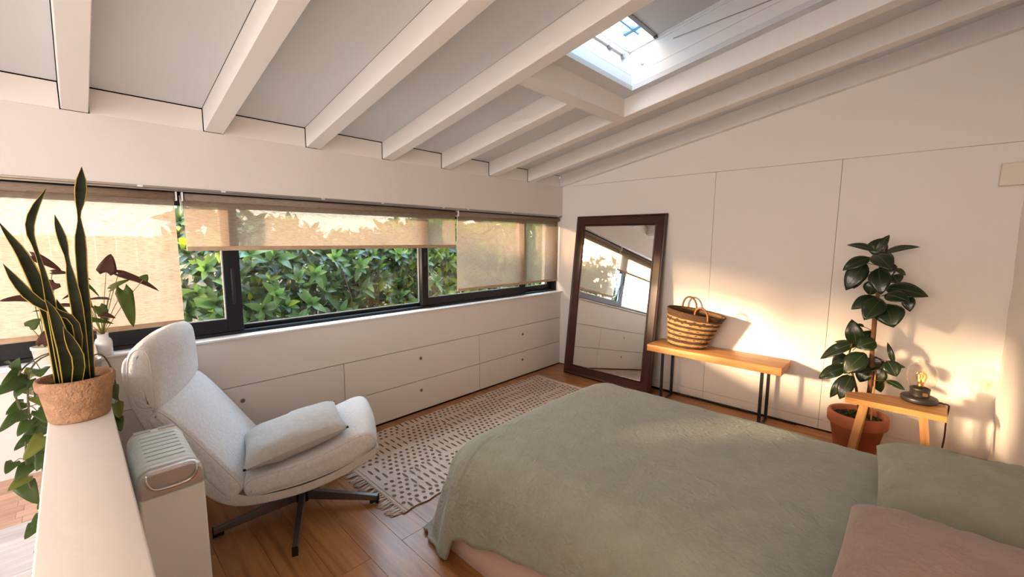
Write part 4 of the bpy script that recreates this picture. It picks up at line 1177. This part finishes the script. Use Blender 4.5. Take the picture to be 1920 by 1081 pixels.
def duvet():
    x_foot, y_near, y_far, xh = 1.55, -2.60, -1.535, 3.39
    R = .235; TH = math.radians(62)
    def drape(d, R, TH):
        La = R * TH
        if d <= La: return R * math.sin(d / R), R * (1 - math.cos(d / R))
        e = d - La
        return R * math.sin(TH) + e * math.cos(TH), R * (1 - math.cos(TH)) + e * math.sin(TH)
    NU, NV = 130, 110
    def near_len(x):   # length of cloth over the near side, shorter towards the head
        f = max(0, min(1, (x - 1.36) / .85)); return .64 - .25 * f ** .6
    top = .514
    def fn(i, j):
        # u from foot hem to head, v from near hem to far hem
        uf = i / (NU - 1); vf = j / (NV - 1)
        foot_len = .71
        Ltot = foot_len + (xh - x_foot)
        su = -foot_len + Ltot * uf
        xw = max(x_foot, x_foot + su)
        nl = near_len(x_foot + su if su > 0 else 1.35)
        Lv = nl + (y_far - y_near) + .40
        sv = -nl + Lv * vf
        du = max(0, -su); over = sv - (y_far - y_near)
        if sv < 0: dv, sy, yb = -sv, -1, y_near
        elif over > 0: dv, sy, yb = over, 1, y_far
        else: dv, sy, yb = 0, 0, y_near + sv
        xb = x_foot + max(0, su)
        d = (du ** 2.6 + dv ** 2.6) ** (1 / 2.6)
        out, down = drape(d, R if sy <= 0 else .16, math.radians(76 if sy < 0 else 69) if sy <= 0 else math.radians(80))
        if d > 1e-6: ex, ey = -du / math.hypot(du, dv), sy * dv / math.hypot(du, dv)
        else: ex = ey = 0
        x = xb + ex * out; y = yb + ey * out; z = top - down
        # folds that run down the hanging cloth
        hang = min(1, down / .22)
        along = (x if sy and du < dv else y)
        fold = math.sin(along * 34 + 2.5 * noise.noise(Vector((along * 5, 0, 1)))) * .007 + noise.noise(Vector((along * 15, d * 3, 2))) * .014
        x += ex * fold * hang; y += ey * fold * hang
        crown = .012 * math.sin(PI * min(1, max(0, (y - y_near) / (y_far - y_near))))
        z += crown + .006 * noise.noise(Vector((x * 3.1, y * 3.1, .3))) + .0035 * noise.noise(Vector((x * 9, y * 8, 1.3))) + .0018 * noise.noise(Vector((x * 24, y * 19, 5)))
        return (x, y, max(z, .025))
    mb = MB().grid(NU, NV, fn)
    o = ob('duvet', mb, SAGE)
    md = o.modifiers.new('thickness', 'SOLIDIFY'); md.thickness = .016; md.offset = -1
    tag(o, 'crumpled sage green linen duvet spread over the bed', 'duvet')
duvet()
def pillow(loc, rot, m, seed, w, h, d, label):
    o = ob('pillow', cushion_mb(w, h, d, 40, 3.4, .04, .010, seed), m)
    o.location = loc; o.rotation_euler = [math.radians(a) for a in rot]
    tag(o, label, 'pillow'); return o
pillow((3.198, -1.955, .588), (2, -2, 2), SAGE2, 1, .50, .74, .21, 'sage green pillow lying on the bed next to the wall')
pillow((3.155, -2.745, .638), (4, 0, -3), ROSE, 5, .54, .76, .25, 'dusty rose pillow overlapping the green pillow on the bed')

# ------------------------------------------------------------------ box on the back wall
bx = ob('wall_box', MB().box(3.332, 3.50, -.055, -.001, 1.83, 1.962, .004, seg=2), mat('box_cream', (0.82, 0.75, 0.64), 0.5))
tag(bx, 'cream box unit fixed high in the corner of the back wall', 'box')

# ------------------------------------------------------------------ hedge outside
def hedge():
    t = thing('garden_hedge', 'dense evergreen hedge with broad pointed leaves outside the window', 'hedge', (-1.15, -1.2, -.35))
    o = Vector((-1.15, -1.2, -.35))
    HL = mat('hedge_leaf', (0.066, 0.135, 0.055), 0.32, var=.35, vscale=5, translucent=.30, spec=.5)
    HY = mat('hedge_leaf_sunlit', (0.13, 0.18, 0.02), 0.4, var=.3, vscale=5, translucent=.42)  # yellow-green colour stands in for sun on the right-hand leaves
    HB = mat('hedge_branch', (0.07, 0.045, 0.025), 0.8)
    HD = mat('hedge_leaf_shaded', (0.018, 0.042, 0.016), 0.4, var=.35, vscale=5, translucent=.2, spec=.5)  # dark colour stands in for shade deeper in the hedge
    r = random.Random(9)
    meshes = []
    for L, w in ((.125, .048), (.14, .052), (.11, .043), (.15, .054), (.095, .038)):
        for m in (HL, HY, HD):
            meshes.append(leaf_mb((0, 0, 0), (L, 0, 0), w, (0, 0, 1), .10 * (1 if L > .1 else -.6), .22, 'ovate', None, 6).mesh('leaf', m))
    def rosette(c, axis, n, sunlit, dark, emit):
        a = axis.normalized(); p = a.orthogonal().normalized(); q = a.cross(p)
        for k in range(n):
            th = 2 * PI * k / n + r.uniform(-.4, .4); el = r.uniform(.0, .75) if k % 3 else r.uniform(.6, 1.1)
            d = (p * math.cos(th) + q * math.sin(th)) * math.cos(el) + a * math.sin(el)
            up = (a - d * a.dot(d)).normalized(); s = up.cross(d)
            M = Matrix((d, s, up)).transposed().to_4x4(); M.translation = c
            mi = r.randrange(5) * 3 + (1 if r.random() < sunlit else 2 if r.random() < dark else 0)
            emit(meshes[mi], M @ Matrix.Scale(r.uniform(.8, 1.25), 4))
    count = [0]
    def single(me, M):
        if count[0] >= 300: return stuffer(me, M)
        count[0] += 1
        x = link('leaf', me, t); x.matrix_local = Matrix.Translation(-o) @ M
    mb = MB(); mats_order = [HL, HY, HD]
    def stuffer(me, M):
        mi = mats_order.index(me.materials[0])
        mb.add([M @ v.co for v in me.vertices], [list(p.vertices) for p in me.polygons], mi, True)
    # nearest rosettes, the ones seen through the open part of the window
    k = 0; spots = []
    while len(spots) < 46 and k < 4000:
        k += 1
        c = Vector((-.80 - r.random() * .16, r.uniform(-3.35, -.45), r.uniform(.72, 1.40)))
        if all((c - s).length > .135 for s in spots): spots.append(c)
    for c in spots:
        sun_share = .05 + .75 * max(0, min(1, (c.y + 2.2) / 1.3))
        rosette(c, Vector((1, r.uniform(-.5, .3), r.uniform(.1, .9))), 7, sun_share * .7, .12, single)
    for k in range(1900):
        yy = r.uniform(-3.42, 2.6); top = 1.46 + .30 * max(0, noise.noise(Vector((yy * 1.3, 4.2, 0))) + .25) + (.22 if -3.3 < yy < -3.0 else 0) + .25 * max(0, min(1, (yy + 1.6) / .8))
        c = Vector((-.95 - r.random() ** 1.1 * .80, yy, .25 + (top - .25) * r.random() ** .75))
        sun_share = .03 + .8 * max(0, min(1, (c.y + 2.2) / 1.5)) * (.4 + .6 * (c.z > .9))
        rosette(c, Vector((r.uniform(.2, 1), r.uniform(-.7, .5), r.uniform(0, 1))), 7, sun_share * .7, .70, stuffer)
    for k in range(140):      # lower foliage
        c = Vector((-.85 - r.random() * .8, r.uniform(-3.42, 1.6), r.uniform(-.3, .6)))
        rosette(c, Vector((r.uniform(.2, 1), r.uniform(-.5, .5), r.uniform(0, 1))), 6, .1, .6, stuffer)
    for i in range(len(mb.v)): mb.v[i] = tuple(Vector(mb.v[i]) - o)
    ob('foliage', mb, mats_order, t, kind='stuff')
    br = MB()
    for k in range(34):
        x, y = r.uniform(-1.6, -1.0), -3.35 + 4.8 * k / 33
        pts = [(x, y, -.35), (x + r.uniform(-.05, .1), y + r.uniform(-.1, .1), .2), (x + r.uniform(-.1, .2), y + r.uniform(-.2, .2), .8), (x + r.uniform(-.1, .3), y + r.uniform(-.3, .3), 1.3)]
        br.tube([tuple(Vector(p) - o) for p in chaikin(pts, 1, False)], [.016, .014, .012, .010, .008, .005, .004, .003][:len(chaikin(pts, 1, False))] if len(chaikin(pts, 1, False)) <= 8 else .008, 6)
    ob('branches', br, HB, t, kind='stuff')
hedge()

# ------------------------------------------------------------------ fence behind the hedge
def fence():
    FW = wood('fence_board', (0.40, 0.27, 0.16), (0.25, 0.16, 0.09), 0.8, 'z', .6, rand=.12)
    t = thing('garden_fence', 'pale vertical board fence in the garden behind the hedge', 'fence', (-2.5, -3.0, -.35))
    me = MB().box(-.009, .009, -.068, .068, 0, 1.85, .003, seg=1).mesh('board', FW)
    for k in range(88):
        b = link('board', me, t, (random.uniform(-.003, .003), -6.1 + k * .141, random.uniform(-.008, .008)))
    rm = MB().box(-.05, -.012, -6.2, 6.3, 0, .07).mesh('rail', FW)
    for z in (.3, 1.4): link('rail', rm, t, (0, 0, z))
    pm = MB().box(-.11, -.052, -.04, .04, 0, 1.8).mesh('post', FW)
    for k in range(7): link('post', pm, t, (0, -6.0 + 2 * k, 0))
fence()
